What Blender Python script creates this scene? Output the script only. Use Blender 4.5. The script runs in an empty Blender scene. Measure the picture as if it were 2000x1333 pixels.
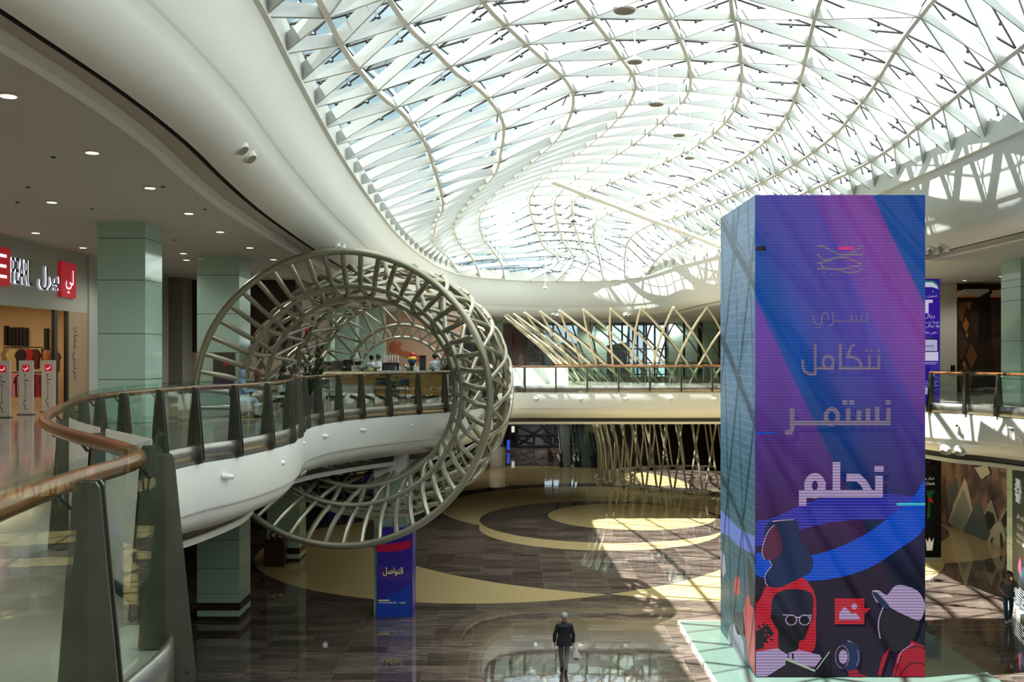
import bpy, bmesh, math, random
from mathutils import Vector, Matrix, Quaternion
sc = bpy.context.scene
col = sc.collection
random.seed(7)
# ------------------------------------------------------------------ camera, sky, sun, exposure
F, CX, CY, EYE = 1944.0, 1000.0, 695.0, 8.9
EXPO = 0.0
cam = bpy.data.cameras.new('camera'); cam_o = bpy.data.objects.new('camera', cam); col.objects.link(cam_o)
cam.sensor_width = 36.0; cam.sensor_fit = 'HORIZONTAL'; cam.lens = F / 2000 * 36
cam.shift_y = (CY - 666.5) / 2000
cam.clip_end = 400; cam.clip_start = 0.05
cam_o.location = (0, 0, EYE); cam_o.rotation_euler = (math.radians(90), 0, 0)
sc.camera = cam_o
w = bpy.data.worlds.new('sky'); sc.world = w; w.use_nodes = True
nt = w.node_tree; N = nt.nodes; L = nt.links; N.clear()
wo = N.new('ShaderNodeOutputWorld'); bg = N.new('ShaderNodeBackground'); L.new(bg.outputs[0], wo.inputs[0])
tc = N.new('ShaderNodeTexCoord'); sx = N.new('ShaderNodeSeparateXYZ'); L.new(tc.outputs['Generated'], sx.inputs[0])
# blue sky to the west, thin bright cloud over the rest
mx = N.new('ShaderNodeMath'); mx.operation = 'MULTIPLY_ADD'; mx.inputs[1].default_value = 0.55; L.new(sx.outputs['Z'], mx.inputs[0]); L.new(sx.outputs['X'], mx.inputs[2])
nz = N.new('ShaderNodeTexNoise'); nz.inputs['Scale'].default_value = 2.5; L.new(tc.outputs['Generated'], nz.inputs['Vector'])
m2 = N.new('ShaderNodeMath'); m2.operation = 'MULTIPLY_ADD'; m2.inputs[1].default_value = 0.30; L.new(nz.outputs[0], m2.inputs[0]); L.new(mx.outputs[0], m2.inputs[2])
rp = N.new('ShaderNodeValToRGB'); L.new(m2.outputs[0], rp.inputs[0])
rp.color_ramp.elements[0].position = 0.19; rp.color_ramp.elements[0].color = (0.095, 0.150, 0.180, 1)
rp.color_ramp.elements[1].position = 0.44; rp.color_ramp.elements[1].color = (.97, 1.03, 1.03, 1)
L.new(rp.outputs[0], bg.inputs[0]); bg.inputs[1].default_value = 4.0
sun = bpy.data.lights.new('sun', 'SUN'); sun.energy = 26; sun.angle = 0.009; sun.color = (1, .96, .89)
sun_o = bpy.data.objects.new('sun', sun); col.objects.link(sun_o); sun_o.location = (-20, -10, 40)
sun_o.rotation_euler = Vector((0.60, 0.14, -0.95)).to_track_quat('-Z', 'Y').to_euler()
vs = sc.view_settings; vs.view_transform = 'Standard'; vs.look = 'None'; vs.gamma = 1; vs.use_curve_mapping = False; vs.exposure = EXPO
cy = sc.cycles; cy.max_bounces = 7; cy.diffuse_bounces = 4; cy.glossy_bounces = 3; cy.transmission_bounces = 4
cy.transparent_max_bounces = 24; cy.caustics_reflective = False; cy.caustics_refractive = False; cy.sample_clamp_indirect = 4.0
# ------------------------------------------------------------------ helpers
def lin(c):
    return tuple(((v / 255) / 12.92 if v / 255 <= 0.04045 else ((v / 255 + 0.055) / 1.055) ** 2.4) for v in c)
_m = {}
def mat(name, c=(200, 200, 200), rough=0.5, metal=0.0, em=None, ems=1.0, spec=0.5, bump=None, noise=None):
    """c: sRGB 0-255. noise=(scale, amount) mottles the colour, bump=(scale, strength)"""
    if name in _m: return _m[name]
    m = bpy.data.materials.new(name); m.use_nodes = True; b = m.node_tree.nodes['Principled BSDF']
    nn = m.node_tree.nodes; ll = m.node_tree.links
    l = lin(c) + (1,)
    b.inputs['Base Color'].default_value = l; b.inputs['Roughness'].default_value = rough; b.inputs['Metallic'].default_value = metal
    b.inputs['Specular IOR Level'].default_value = spec
    if em is not None:
        b.inputs['Emission Color'].default_value = lin(em) + (1,); b.inputs['Emission Strength'].default_value = ems / 2 ** EXPO
    g = None
    if noise or bump:
        g = nn.new('ShaderNodeTexCoord')
    if noise:
        t = nn.new('ShaderNodeTexNoise'); t.inputs['Scale'].default_value = noise[0]; t.inputs['Detail'].default_value = 4; ll.new(g.outputs['Object'], t.inputs['Vector'])
        r = nn.new('ShaderNodeValToRGB'); ll.new(t.outputs[0], r.inputs[0]); a = noise[1]
        r.color_ramp.elements[0].color = tuple(v * (1 - a) for v in l[:3]) + (1,); r.color_ramp.elements[1].color = tuple(min(1, v * (1 + a)) for v in l[:3]) + (1,)
        r.color_ramp.elements[0].position = .3; r.color_ramp.elements[1].position = .7
        ll.new(r.outputs[0], b.inputs['Base Color'])
    if bump:
        t = nn.new('ShaderNodeTexNoise'); t.inputs['Scale'].default_value = bump[0]; ll.new(g.outputs['Object'], t.inputs['Vector'])
        bm_ = nn.new('ShaderNodeBump'); bm_.inputs['Strength'].default_value = bump[1]; ll.new(t.outputs[0], bm_.inputs['Height']); ll.new(bm_.outputs[0], b.inputs['Normal'])
    _m[name] = m; return m
def glass_mat(name, tint, refl=0.08, rough=0.01, cap=None):
    if name in _m: return _m[name]
    m = bpy.data.materials.new(name); m.use_nodes = True; nn = m.node_tree.nodes; ll = m.node_tree.links; nn.clear()
    o = nn.new('ShaderNodeOutputMaterial'); mi = nn.new('ShaderNodeMixShader'); t = nn.new('ShaderNodeBsdfTransparent'); g = nn.new('ShaderNodeBsdfGlossy')
    t.inputs[0].default_value = tuple(tint) + (1,); g.inputs['Roughness'].default_value = rough; g.inputs[0].default_value = (.9, .95, .93, 1)
    lw = nn.new('ShaderNodeFresnel'); lw.inputs[0].default_value = 1.45
    ma = nn.new('ShaderNodeMath'); ma.operation = 'MULTIPLY'; ma.inputs[1].default_value = refl / 0.034; ma.use_clamp = True
    ll.new(lw.outputs[0], ma.inputs[0]); mo = ma
    if cap: mo = nn.new('ShaderNodeMath'); mo.operation = 'MINIMUM'; mo.inputs[1].default_value = cap; ll.new(ma.outputs[0], mo.inputs[0])
    ll.new(mo.outputs[0], mi.inputs[0]); ll.new(t.outputs[0], mi.inputs[1]); ll.new(g.outputs[0], mi.inputs[2]); ll.new(mi.outputs[0], o.inputs[0])
    _m[name] = m; return m
def P(px, py, d): return Vector(((px - CX) / F * d, d, EYE - (py - CY) / F * d))
def G(px, py, z=0.0):
    d = (EYE - z) * F / (py - CY); return Vector(((px - CX) / F * d, d, z))
def root_of(o):
    while o.parent: o = o.parent
    return o
def obj(name, bm, m, parent=None, smooth=False, kind=None):
    """link a bmesh built in world coordinates as one mesh object"""
    me = bpy.data.meshes.new(name)
    if parent is not None:
        off = Vector(root_of(parent)['base']) if 'base' in root_of(parent) else Vector((0, 0, 0))
        bmesh.ops.translate(bm, verts=bm.verts, vec=-off)
    bm.normal_update(); bm.to_mesh(me); bm.free()
    o = bpy.data.objects.new(name, me); col.objects.link(o)
    for mm in (m if isinstance(m, (list, tuple)) else [m]): me.materials.append(mm)
    if parent is not None: o.parent = parent
    if smooth:
        me.polygons.foreach_set('use_smooth', [True] * len(me.polygons))
        try: me.set_sharp_from_angle(angle=math.radians(40))
        except Exception: pass
    if kind: o['kind'] = kind
    return o
def thing(name, label, cat, loc=(0, 0, 0), group=None, kind=None):
    o = bpy.data.objects.new(name, None); col.objects.link(o); o.location = loc; o['base'] = tuple(float(v) for v in loc); o.empty_display_size = .2
    if kind: o['kind'] = kind
    else: o['label'] = label; o['category'] = cat
    if group: o['group'] = group
    return o
def tag(o, label, cat, group=None):
    o['label'] = label; o['category'] = cat
    if group: o['group'] = group
    return o
def struct(name, bm, m, smooth=False): return obj(name, bm, m, None, smooth, 'structure')
def clean():
    for o in bpy.data.objects:
        if 'base' in o: del o['base']
ORD = 'nearest,second nearest,third nearest,fourth nearest,fifth nearest,sixth nearest,seventh nearest,eighth nearest,ninth nearest,tenth nearest,eleventh nearest,twelfth nearest,thirteenth nearest,fourteenth nearest,fifteenth nearest,sixteenth nearest,seventeenth nearest,eighteenth nearest'.split(',')
NTH = 'first,second,third,fourth,fifth,sixth,seventh,eighth,ninth,tenth,eleventh,twelfth,thirteenth,fourteenth,fifteenth,sixteenth'.split(',')
def new(): return bmesh.new()
def box(bm, a, b, mi=0):
    x0, y0, z0 = a; x1, y1, z1 = b
    v = [bm.verts.new(p) for p in ((x0, y0, z0), (x1, y0, z0), (x1, y1, z0), (x0, y1, z0), (x0, y0, z1), (x1, y0, z1), (x1, y1, z1), (x0, y1, z1))]
    for f in ((0, 3, 2, 1), (4, 5, 6, 7), (0, 1, 5, 4), (1, 2, 6, 5), (2, 3, 7, 6), (3, 0, 4, 7)):
        bm.faces.new([v[i] for i in f]).material_index = mi
def obox(bm, c, ux, uy, uz, mi=0):
    """box with centre c and half-axis vectors"""
    c = Vector(c); ux = Vector(ux); uy = Vector(uy); uz = Vector(uz); v = []
    for sz in (-1, 1):
        for sx_, sy in ((-1, -1), (1, -1), (1, 1), (-1, 1)): v.append(bm.verts.new(c + ux * sx_ + uy * sy + uz * sz))
    for f in ((0, 3, 2, 1), (4, 5, 6, 7), (0, 1, 5, 4), (1, 2, 6, 5), (2, 3, 7, 6), (3, 0, 4, 7)):
        bm.faces.new([v[i] for i in f]).material_index = mi
def prism(bm, pts, ext, mi=0):
    """solid from planar polygon pts (3d) pushed by vector ext"""
    ext = Vector(ext); a = [bm.verts.new(p) for p in pts]; b = [bm.verts.new(Vector(p) + ext) for p in pts]; n = len(pts)
    fs = [bm.faces.new(a), bm.faces.new(b[::-1])] + [bm.faces.new((a[i], b[i], b[(i + 1) % n], a[(i + 1) % n])) for i in range(n)]
    for f in fs: f.material_index = mi
    bmesh.ops.recalc_face_normals(bm, faces=fs)
def tube(bm, pts, r, sides=8, closed=False, caps=True, mi=0):
    pts = [Vector(p) for p in pts]; n = len(pts); rr = r if isinstance(r, (list, tuple)) else [r] * n
    t = []
    for i in range(n):
        a = pts[(i - 1) % n] if (closed or i > 0) else pts[i]; b = pts[(i + 1) % n] if (closed or i < n - 1) else pts[i]
        t.append((b - a).normalized())
    up = Vector((0, 0, 1)) if abs(t[0].z) < .9 else Vector((1, 0, 0))
    nrm = (up - t[0] * up.dot(t[0])).normalized(); rings = []
    for i in range(n):
        if i: nrm = (nrm - t[i] * nrm.dot(t[i])).normalized()
        bi = t[i].cross(nrm)
        rings.append([bm.verts.new(pts[i] + (nrm * math.cos(2 * math.pi * k / sides) + bi * math.sin(2 * math.pi * k / sides)) * rr[i]) for k in range(sides)])
    for i in range(n if closed else n - 1):
        a = rings[i]; b = rings[(i + 1) % n]; sh = 0
        if closed and i == n - 1:
            sh = min(range(sides), key=lambda s: (a[0].co - b[s].co).length)
        for k in range(sides):
            bm.faces.new((a[k], a[(k + 1) % sides], b[(k + 1 + sh) % sides], b[(k + sh) % sides])).material_index = mi
    if caps and not closed:
        bm.faces.new(rings[0][::-1]).material_index = mi; bm.faces.new(rings[-1]).material_index = mi
def lathe(bm, c, prof, seg=20, axis=(0, 0, 1), mi=0):
    """prof: list of (r, h) along axis from c"""
    ax = Vector(axis).normalized(); q = Vector((0, 0, 1)).rotation_difference(ax); c = Vector(c); rings = []
    for r, h in prof:
        rings.append([bm.verts.new(c + q @ Vector((max(r, 1e-4) * math.cos(2 * math.pi * k / seg), max(r, 1e-4) * math.sin(2 * math.pi * k / seg), h))) for k in range(seg)])
    for a, b in zip(rings, rings[1:]):
        for k in range(seg): bm.faces.new((a[k], a[(k + 1) % seg], b[(k + 1) % seg], b[k])).material_index = mi
    bm.faces.new(rings[0][::-1]).material_index = mi; bm.faces.new(rings[-1]).material_index = mi
def ball(bm, c, r, seg=12, sc3=(1, 1, 1), mi=0):
    c = Vector(c); nr = max(4, seg // 2 + 1); pr = []
    for k in range(1, nr):
        t = math.pi * k / nr
        pr.append([bm.verts.new(c + Vector((r * sc3[0] * math.sin(t) * math.cos(2 * math.pi * q / seg), r * sc3[1] * math.sin(t) * math.sin(2 * math.pi * q / seg), r * sc3[2] * math.cos(t)))) for q in range(seg)])
    tp = bm.verts.new(c + Vector((0, 0, r * sc3[2]))); bt = bm.verts.new(c - Vector((0, 0, r * sc3[2]))); fs = []
    for a, b in zip(pr, pr[1:]):
        for q in range(seg): fs.append(bm.faces.new((a[q], b[q], b[(q + 1) % seg], a[(q + 1) % seg])))
    for q in range(seg):
        fs.append(bm.faces.new((tp, pr[0][q], pr[0][(q + 1) % seg]))); fs.append(bm.faces.new((bt, pr[-1][(q + 1) % seg], pr[-1][q])))
    for f in fs: f.material_index = mi
def crom(pts, step=0.5, closed=False):
    pts = [Vector(p) for p in pts]; n = len(pts); out = []
    for i in range(n if closed else n - 1):
        g = (lambda k: pts[k % n]) if closed else (lambda k: pts[max(0, min(n - 1, k))])
        a, b, c, d = g(i - 1), g(i), g(i + 1), g(i + 2)
        k = max(1, int(math.ceil((c - b).length / step)))
        for j in range(k):
            t = j / k
            out.append(0.5 * (2 * b + (c - a) * t + (2 * a - 5 * b + 4 * c - d) * t * t + (3 * b - a - 3 * c + d) * t ** 3))
    if not closed: out.append(pts[-1])
    return out
def sstep(a, b, x):
    t = max(0, min(1, (x - a) / (b - a))); return t * t * (3 - 2 * t)
def path_normals(p, closed=True):
    """unit left-hand normals of a 2d path (averaged)"""
    n = len(p); out = []
    for i in range(n):
        a = p[(i - 1) % n] if (closed or i > 0) else p[i]; b = p[(i + 1) % n] if (closed or i < n - 1) else p[i]
        t = Vector((b.x - a.x, b.y - a.y, 0)).normalized(); out.append(Vector((-t.y, t.x, 0)))
    return out
def sweep(bm, path, nrm, prof, closed=True, mis=None, zf=None, of=None):
    """prof: list of (offset along normal, z)."""
    rows = []
    for i, p in enumerate(path):
        s = of(p) if of else 1.0
        rows.append([bm.verts.new((p.x + nrm[i].x * o * s, p.y + nrm[i].y * o * s, z + (zf(p) if zf else 0))) for o, z in prof])
    n = len(path)
    for i in range(n if closed else n - 1):
        a, b = rows[i], rows[(i + 1) % n]
        for k in range(len(prof) - 1):
            f = bm.faces.new((a[k], a[k + 1], b[k + 1], b[k])); f.smooth = True
            if mis: f.material_index = mis[k]
def fill(bm, loops):
    ed = []
    for lp in loops:
        v = [bm.verts.new(p) for p in lp]
        for i in range(len(v)): ed.append(bm.edges.new((v[i], v[(i + 1) % len(v)])))
    bmesh.ops.triangle_fill(bm, use_beauty=True, use_dissolve=False, edges=ed)
# ------------------------------------------------------------------ writing
AR = dict(a='\uFE8D')
FORM = {}   # letter: (isolated, final, initial, medial)
def _f(ch, base, n): FORM[ch] = tuple(chr(base + i) for i in range(n))
for ch, base, n in (('ا', 0xFE8D, 2), ('أ', 0xFE83, 2), ('ب', 0xFE8F, 4), ('ت', 0xFE95, 4), ('ج', 0xFE9D, 4), ('ح', 0xFEA1, 4), ('خ', 0xFEA5, 4), ('د', 0xFEA9, 2), ('ر', 0xFEAD, 2), ('ز', 0xFEAF, 2), ('س', 0xFEB1, 4), ('ص', 0xFEB9, 4), ('ع', 0xFEC9, 4), ('ف', 0xFED1, 4), ('ق', 0xFED5, 4), ('ك', 0xFED9, 4), ('ل', 0xFEDD, 4), ('م', 0xFEE1, 4), ('ن', 0xFEE5, 4), ('ه', 0xFEE9, 4), ('و', 0xFEED, 2), ('ى', 0xFEEF, 2), ('ي', 0xFEF1, 4)): _f(ch, base, n)
def shape(s):
    out = []
    for i, ch in enumerate(s):
        f = FORM.get(ch)
        if not f: out.append(ch); continue
        pj = i > 0 and s[i - 1] in FORM and len(FORM[s[i - 1]]) == 4
        nj = i < len(s) - 1 and s[i + 1] in FORM and len(f) == 4
        out.append(f[3] if pj and nj else f[1] if pj else f[2] if nj else f[0])
    return ''.join(out[::-1])
def text(bm, s, c, ux, uz, h, width=None, thick=0.01, mi=0, mirror=False):
    """solid lettering centred on c, reading along ux with up uz; h is the overall height, width the overall width"""
    cu = bpy.data.curves.new('t', 'FONT'); cu.body = s; cu.extrude = 0; cu.resolution_u = 3
    o = bpy.data.objects.new('t', cu); col.objects.link(o)
    me = bpy.data.meshes.new_from_object(o.evaluated_get(bpy.context.evaluated_depsgraph_get()))
    bpy.data.objects.remove(o); bpy.data.curves.remove(cu)
    if not len(me.vertices): return
    xs = [v.co.x for v in me.vertices]; ys = [v.co.y for v in me.vertices]
    kx = ky = h / max(1e-6, max(ys) - min(ys))
    if width: kx = width / max(1e-6, max(xs) - min(xs))
    mxx = (max(xs) + min(xs)) / 2; myy = (max(ys) + min(ys)) / 2
    ux = Vector(ux).normalized(); uz = Vector(uz).normalized(); nn = ux.cross(uz); c = Vector(c)
    vv = [bm.verts.new(c + ux * ((v.co.x - mxx) * kx) + uz * ((v.co.y - myy) * ky) + nn * thick) for v in me.vertices]
    for p in me.polygons:
        try: f = bm.faces.new([vv[i] for i in p.vertices]); f.material_index = mi
        except ValueError: pass
    bpy.data.meshes.remove(me)
# ------------------------------------------------------------------ materials
WHITE = mat('white_plaster', (226, 229, 223), .45)
WHITE2 = mat('white_steel', (232, 234, 228), .4)
FINM = mat('fin_paint', (186, 190, 187), .45)
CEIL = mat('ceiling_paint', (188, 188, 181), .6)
STEEL = mat('brushed_steel', (138, 136, 126), .32, 0.85, noise=(6, .12))
DSTEEL = mat('dark_steel', (70, 68, 62), .35, 0.7)
BLACK = mat('black_rubber', (14, 14, 15), .5)
WOOD = mat('handrail_wood', (128, 74, 42), .22, noise=(3, .25))
CHAMP = mat('champagne_metal', (146, 143, 124), .34, 0.7)
GREEN = mat('green_glass_cladding', (176, 208, 192), .08, spec=.6)
GRILLE = mat('air_grille', (52, 50, 46), .5)
RAILGLASS = glass_mat('railing_glass', (.84, .92, .89), .02, .01, .05)
FROST = mat('frosted_film', (226, 212, 206), .6); FROST.node_tree.nodes['Principled BSDF'].inputs['Roughness'].default_value = .8; NEARGLASS = glass_mat('near_railing_glass', (.86, .93, .90), .016, .01, .05)
def frost(m):
    nn = m.node_tree.nodes; ll = m.node_tree.links; o = nn['Material Output']; b = nn['Principled BSDF']; t = nn.new('ShaderNodeBsdfTranslucent'); t.inputs[0].default_value = lin((236, 222, 216)) + (1,); x = nn.new('ShaderNodeMixShader'); x.inputs[0].default_value = .6
    ll.new(b.outputs[0], x.inputs[1]); ll.new(t.outputs[0], x.inputs[2]); ll.new(x.outputs[0], o.inputs[0])
frost(FROST)
ROOFGLASS = glass_mat('roof_glass', (.90, .95, .96), .05, .03)
# ------------------------------------------------------------------ ground floor
def floor_material():
    m = bpy.data.materials.new('marble_and_terrazzo'); m.use_nodes = True; nn = m.node_tree.nodes; ll = m.node_tree.links; b = nn['Principled BSDF']
    tc = nn.new('ShaderNodeTexCoord'); vec = tc.outputs['Object']
    def mathn(op, a, bb=None, cc=None):
        n = nn.new('ShaderNodeMath'); n.operation = op
        for i, v in enumerate((a, bb, cc)):
            if v is None: continue
            if isinstance(v, (int, float)): n.inputs[i].default_value = v
            else: ll.new(v, n.inputs[i])
        return n.outputs[0]
    def disc(x, y, r):
        s = nn.new('ShaderNodeVectorMath'); s.operation = 'DISTANCE'; ll.new(vec, s.inputs[0]); s.inputs[1].default_value = (x, y, 0)
        return mathn('LESS_THAN', s.outputs['Value'], r)
    def andn(a, bb): return mathn('MULTIPLY', a, bb)
    def notn(a): return mathn('SUBTRACT', 1.0, a)
    def orn(a, bb): return mathn('MAXIMUM', a, bb)
    c1 = disc(6.6, 55.3, 4.6); c2 = disc(5, 54, 6.75); c3 = disc(4.5, 51.6, 6.2); c4 = disc(5, 58.5, 9.2); c5 = disc(5, 59.0, 10.3); c6 = disc(1, 69, 11.2)
    c7 = disc(-1.5, 45.7, 10.0); c8 = disc(8, 52, 15.6); c9 = disc(8.5, 46.9, 10.9); c10 = disc(-3, 50, 14.5)
    far = andn(c6, notn(c5))
    beige = orn(far, andn(c4, notn(c8)))
    beige = orn(beige, c4)
    beige = andn(beige, notn(andn(disc(12, 40, 14.5), notn(c3))))
    beige = orn(beige, c3); beige = andn(beige, notn(c2)); beige = orn(beige, c1)
    beige = orn(beige, andn(c7, notn(c8))); beige = orn(beige, andn(andn(c9, notn(c10)), notn(disc(5, 54, 9.0))))
    beige = orn(beige, andn(disc(17, 50, 7.5), notn(disc(15.2, 52.5, 7.2))))
    br = nn.new('ShaderNodeTexBrick'); br.offset = 0; ll.new(vec, br.inputs['Vector']); br.inputs['Scale'].default_value = 1
    br.inputs['Brick Width'].default_value = 1.25; br.inputs['Row Height'].default_value = .62; br.inputs['Mortar Size'].default_value = .006
    br.inputs['Color1'].default_value = lin((100, 90, 83)) + (1,); br.inputs['Color2'].default_value = lin((58, 50, 47)) + (1,); br.inputs['Mortar'].default_value = lin((120, 108, 98)) + (1,); br.inputs['Bias'].default_value = -.1
    wv = nn.new('ShaderNodeTexNoise'); wv.inputs['Scale'].default_value = 2.2; wv.inputs['Detail'].default_value = 6; wv.inputs['Distortion'].default_value = 1.5
    mp = nn.new('ShaderNodeMapping'); mp.inputs['Scale'].default_value = (.4, 3.6, 1); ll.new(vec, mp.inputs[0]); ll.new(mp.outputs[0], wv.inputs['Vector'])
    vr = nn.new('ShaderNodeValToRGB'); ll.new(wv.outputs[0], vr.inputs[0]); vr.color_ramp.elements[0].position = .35; vr.color_ramp.elements[0].color = (.42, .42, .42, 1); vr.color_ramp.elements[1].position = .7; vr.color_ramp.elements[1].color = (1.75, 1.66, 1.6, 1)
    mul = nn.new('ShaderNodeMix'); mul.data_type = 'RGBA'; mul.blend_type = 'MULTIPLY'; mul.inputs[0].default_value = 1; ll.new(br.outputs[0], mul.inputs[6]); ll.new(vr.outputs[0], mul.inputs[7])
    tn = nn.new('ShaderNodeTexNoise'); tn.inputs['Scale'].default_value = 14; tn.inputs['Detail'].default_value = 4; ll.new(vec, tn.inputs['Vector'])
    tr = nn.new('ShaderNodeValToRGB'); ll.new(tn.outputs[0], tr.inputs[0]); tr.color_ramp.elements[0].position = .3; tr.color_ramp.elements[0].color = lin((166, 144, 98)) + (1,); tr.color_ramp.elements[1].position = .7; tr.color_ramp.elements[1].color = lin((206, 184, 136)) + (1,)
    mi = nn.new('ShaderNodeMix'); mi.data_type = 'RGBA'; ll.new(beige, mi.inputs[0]); ll.new(mul.outputs[2], mi.inputs[6]); ll.new(tr.outputs[0], mi.inputs[7]); ll.new(mi.outputs[2], b.inputs['Base Color'])
    b.inputs['Roughness'].default_value = .03; b.inputs['Specular IOR Level'].default_value = 1.0
    bn = nn.new('ShaderNodeTexNoise'); bn.inputs['Scale'].default_value = 1.3; ll.new(vec, bn.inputs['Vector'])
    bp = nn.new('ShaderNodeBump'); bp.inputs['Strength'].default_value = .03; bp.inputs['Distance'].default_value = .05; ll.new(bn.outputs[0], bp.inputs['Height']); ll.new(bp.outputs[0], b.inputs['Normal'])
    return m
b_ = new(); box(b_, (-30, -16, -.3), (34, 118, 0)); struct('floor', b_, floor_material())
# ------------------------------------------------------------------ upper floor void edge (plan)
E0 = [(-1.0, -2.0), (-1.45, .8), (-1.72, 3.0), (-1.93, 4.57), (-1.99, 5.7), (-2.35, 6.45), (-3.3, 7.75), (-4.15, 9.2), (-4.85, 11), (-5.7, 13.7), (-5.95, 15.8), (-5.75, 18.1), (-5.36, 19.3), (-5.1, 20.8), (-4.99, 22.3), (-5.12, 23.7), (-5.38, 25.2), (-5.55, 26.7), (-5.48, 28.2), (-5.2, 29.6), (-4.68, 30.9), (-3.98, 32.2), (-3.15, 33.4), (-2.34, 34.6), (-1.6, 36.0), (-1.1, 38), (-.95, 41), (-1.3, 45), (-1.5, 49), (-1.0, 52), (.3, 53.3), (2, 53.5), (5, 53.5), (9, 53.5), (12.3, 53.5), (13.8, 52.6), (14.4, 50), (14.0, 44), (13.9, 38), (14.45, 34.6), (15.2, 33.3), (15.7, 31.6), (16.1, 28), (16.2, 20), (15, 8), (13, 0), (10, -3.2), (5, -4), (1, -3.4)]
E = crom([(x, y, 0) for x, y in E0], .45, True)
EN = path_normals(E)            # path runs clockwise seen from above: left normal points away from the void
Z2 = 7.2
# funnel opening behind the bridge
FC = Vector((13.5, 71, 0))
def fr(z): # funnel radius at height z
    pts = [(0, 7.3), (2.5, 7.35), (5, 8.0), (7.2, 9.3), (9.5, 11.5), (11.8, 14.2)]
    for (a, ra), (b, rb) in zip(pts, pts[1:]):
        if z <= b: return ra + (rb - ra) * (z - a) / (b - a)
    return pts[-1][1]
hole = [FC + Vector((9.9 * math.cos(2 * math.pi * k / 48), 9.9 * math.sin(2 * math.pi * k / 48), 0)) for k in range(48)]
OUT = [(-14.6, -13), (-14.6, 60), (-20, 62), (-20, 96), (26, 96), (24, 60), (23.6, -13)]
fm = mat('upper_floor_stone', (164, 152, 138), .09, spec=.7, noise=(.8, .15))
b_ = new(); fill(b_, [[(x, y, Z2) for x, y in ((-30, -13), (-30, 96), (30, 96), (30, -13))], [(p.x, p.y, Z2) for p in E], [(p.x, p.y, Z2) for p in hole]])
sweep(b_, [Vector((p.x, p.y, 0)) for p in hole], [Vector((0, 0, 0))] * 48, [(0, Z2), (0, 5.15)])
o = struct('floor_upper', b_, fm)
# slab edge: white fascia, belly, grille, trim
b_ = new()
prof = [(0, Z2), (0, 6.93), (-.04, 6.92), (-.06, 6.1), (-.02, 6.04), (.02, 6.03), (.08, 5.86), (.22, 5.71), (.46, 5.58), (.78, 5.51), (1.0, 5.49), (1.08, 5.48), (1.10, 5.28), (1.04, 5.27), (1.04, 5.14), (1.3, 5.125), (1.75, 5.12), (1.9, 5.15)]
mis = [1] + [0] * 10 + [2] + [0] * 5
sweep(b_, E, EN, prof, True, mis)
struct('trim_slab_edge', b_, [WHITE, STEEL, GRILLE], True)
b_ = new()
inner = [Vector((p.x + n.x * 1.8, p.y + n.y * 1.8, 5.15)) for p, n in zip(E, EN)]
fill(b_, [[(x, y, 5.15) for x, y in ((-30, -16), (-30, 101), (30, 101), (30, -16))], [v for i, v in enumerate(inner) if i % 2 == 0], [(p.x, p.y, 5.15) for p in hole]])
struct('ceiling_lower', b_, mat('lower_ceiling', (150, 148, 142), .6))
# ------------------------------------------------------------------ skylight lines: picture point and distance of each lattice node line
LINES = [
 [(-9, -3.6, 5.65), (0, -3.9, 5.65), (8, -4.05, 5.65)] + [(d, (px - CX) / F * d, 5.65) for px, d in ((495, 15.7), (534, 17.6), (592, 21.4), (640, 25.7), (725, 36.8))] + [(48, -5.4, 5.65), (58, -5.1, 5.65), (63, -4.75, 5.65), (67.5, -4.1, 5.65)],
 None, None, None, None, None, None, None, None, None,
 [(-9, 12.2, 5.7), (5, 12.6, 5.7), (16, 12.8, 5.7), (25, 12.8, 5.75), (31, 12.8, 5.75), (40, 12.7, 5.7), (50, 12.2, 5.65), (58, 11.3, 5.65), (62, 10.6, 5.65), (67, 10.1, 5.65)]]
def ln(pre, pts, end): return [(y, x, z) for y, x, z in pre] + [(d, (px - CX) / F * d, (CY - py) / F * d) for px, py, d in pts] + [end]
LINES[1] = ln([(-9, -2.6, 6.0), (5, -3.0, 6.0)], [(640, 35, 17.6), (678, 108, 20.5), (713, 153, 22.5), (748, 193, 24.5), (784, 221, 26.5), (809, 252, 28.5), (828, 277, 30.5), (845, 323, 34.5), (857, 360, 38), (865, 400, 42), (850, 443, 50), (846, 469, 54), (857, 487, 59), (880, 510, 66)], (69.5, -3.66, 5.65))
LINES[2] = ln([(-9, -1.0, 6.6), (6, -1.6, 6.7)], [(760, 0, 18.8), (809, 67, 21.5), (853, 105, 23.5), (891, 145, 25.5), (931, 172, 27.5), (960, 202, 29.5), (979, 231, 31.5), (984, 260, 33.5), (979, 294, 35.5), (970, 334, 38.5), (940, 371, 43), (917, 399, 47), (895, 431, 52), (887, 450, 56), (899, 480, 62), (925, 510, 68)], (72, -2.3, 5.65))
LINES[3] = ln([(-9, 1.2, 7.3), (6, .2, 7.4)], [(940, 0, 21.5), (958, 23, 22.5), (1003, 65, 24.5), (1040, 99, 26.5), (1076, 130, 28.5), (1105, 158, 30.5), (1120, 189, 32.5), (1114, 227, 34.5), (1097, 260, 36.5), (1060, 300, 40), (1010, 345, 46), (965, 385, 51), (936, 425, 56), (940, 457, 60), (962, 491, 66), (980, 520, 71)], (73.8, -.55, 5.65))
LINES[4] = ln([(-9, 3.3, 8.0), (8, 2.4, 8.0)], [(1126, 0, 23.3), (1158, 40, 25), (1190, 80, 27), (1215, 118, 29), (1236, 147, 31), (1240, 176, 33), (1227, 206, 35), (1200, 240, 38), (1150, 285, 43), (1095, 325, 48), (1050, 362, 53), (1034, 395, 57), (1040, 430, 61), (1060, 480, 67), (1078, 525, 73)], (75, 1.3, 5.65))
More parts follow.
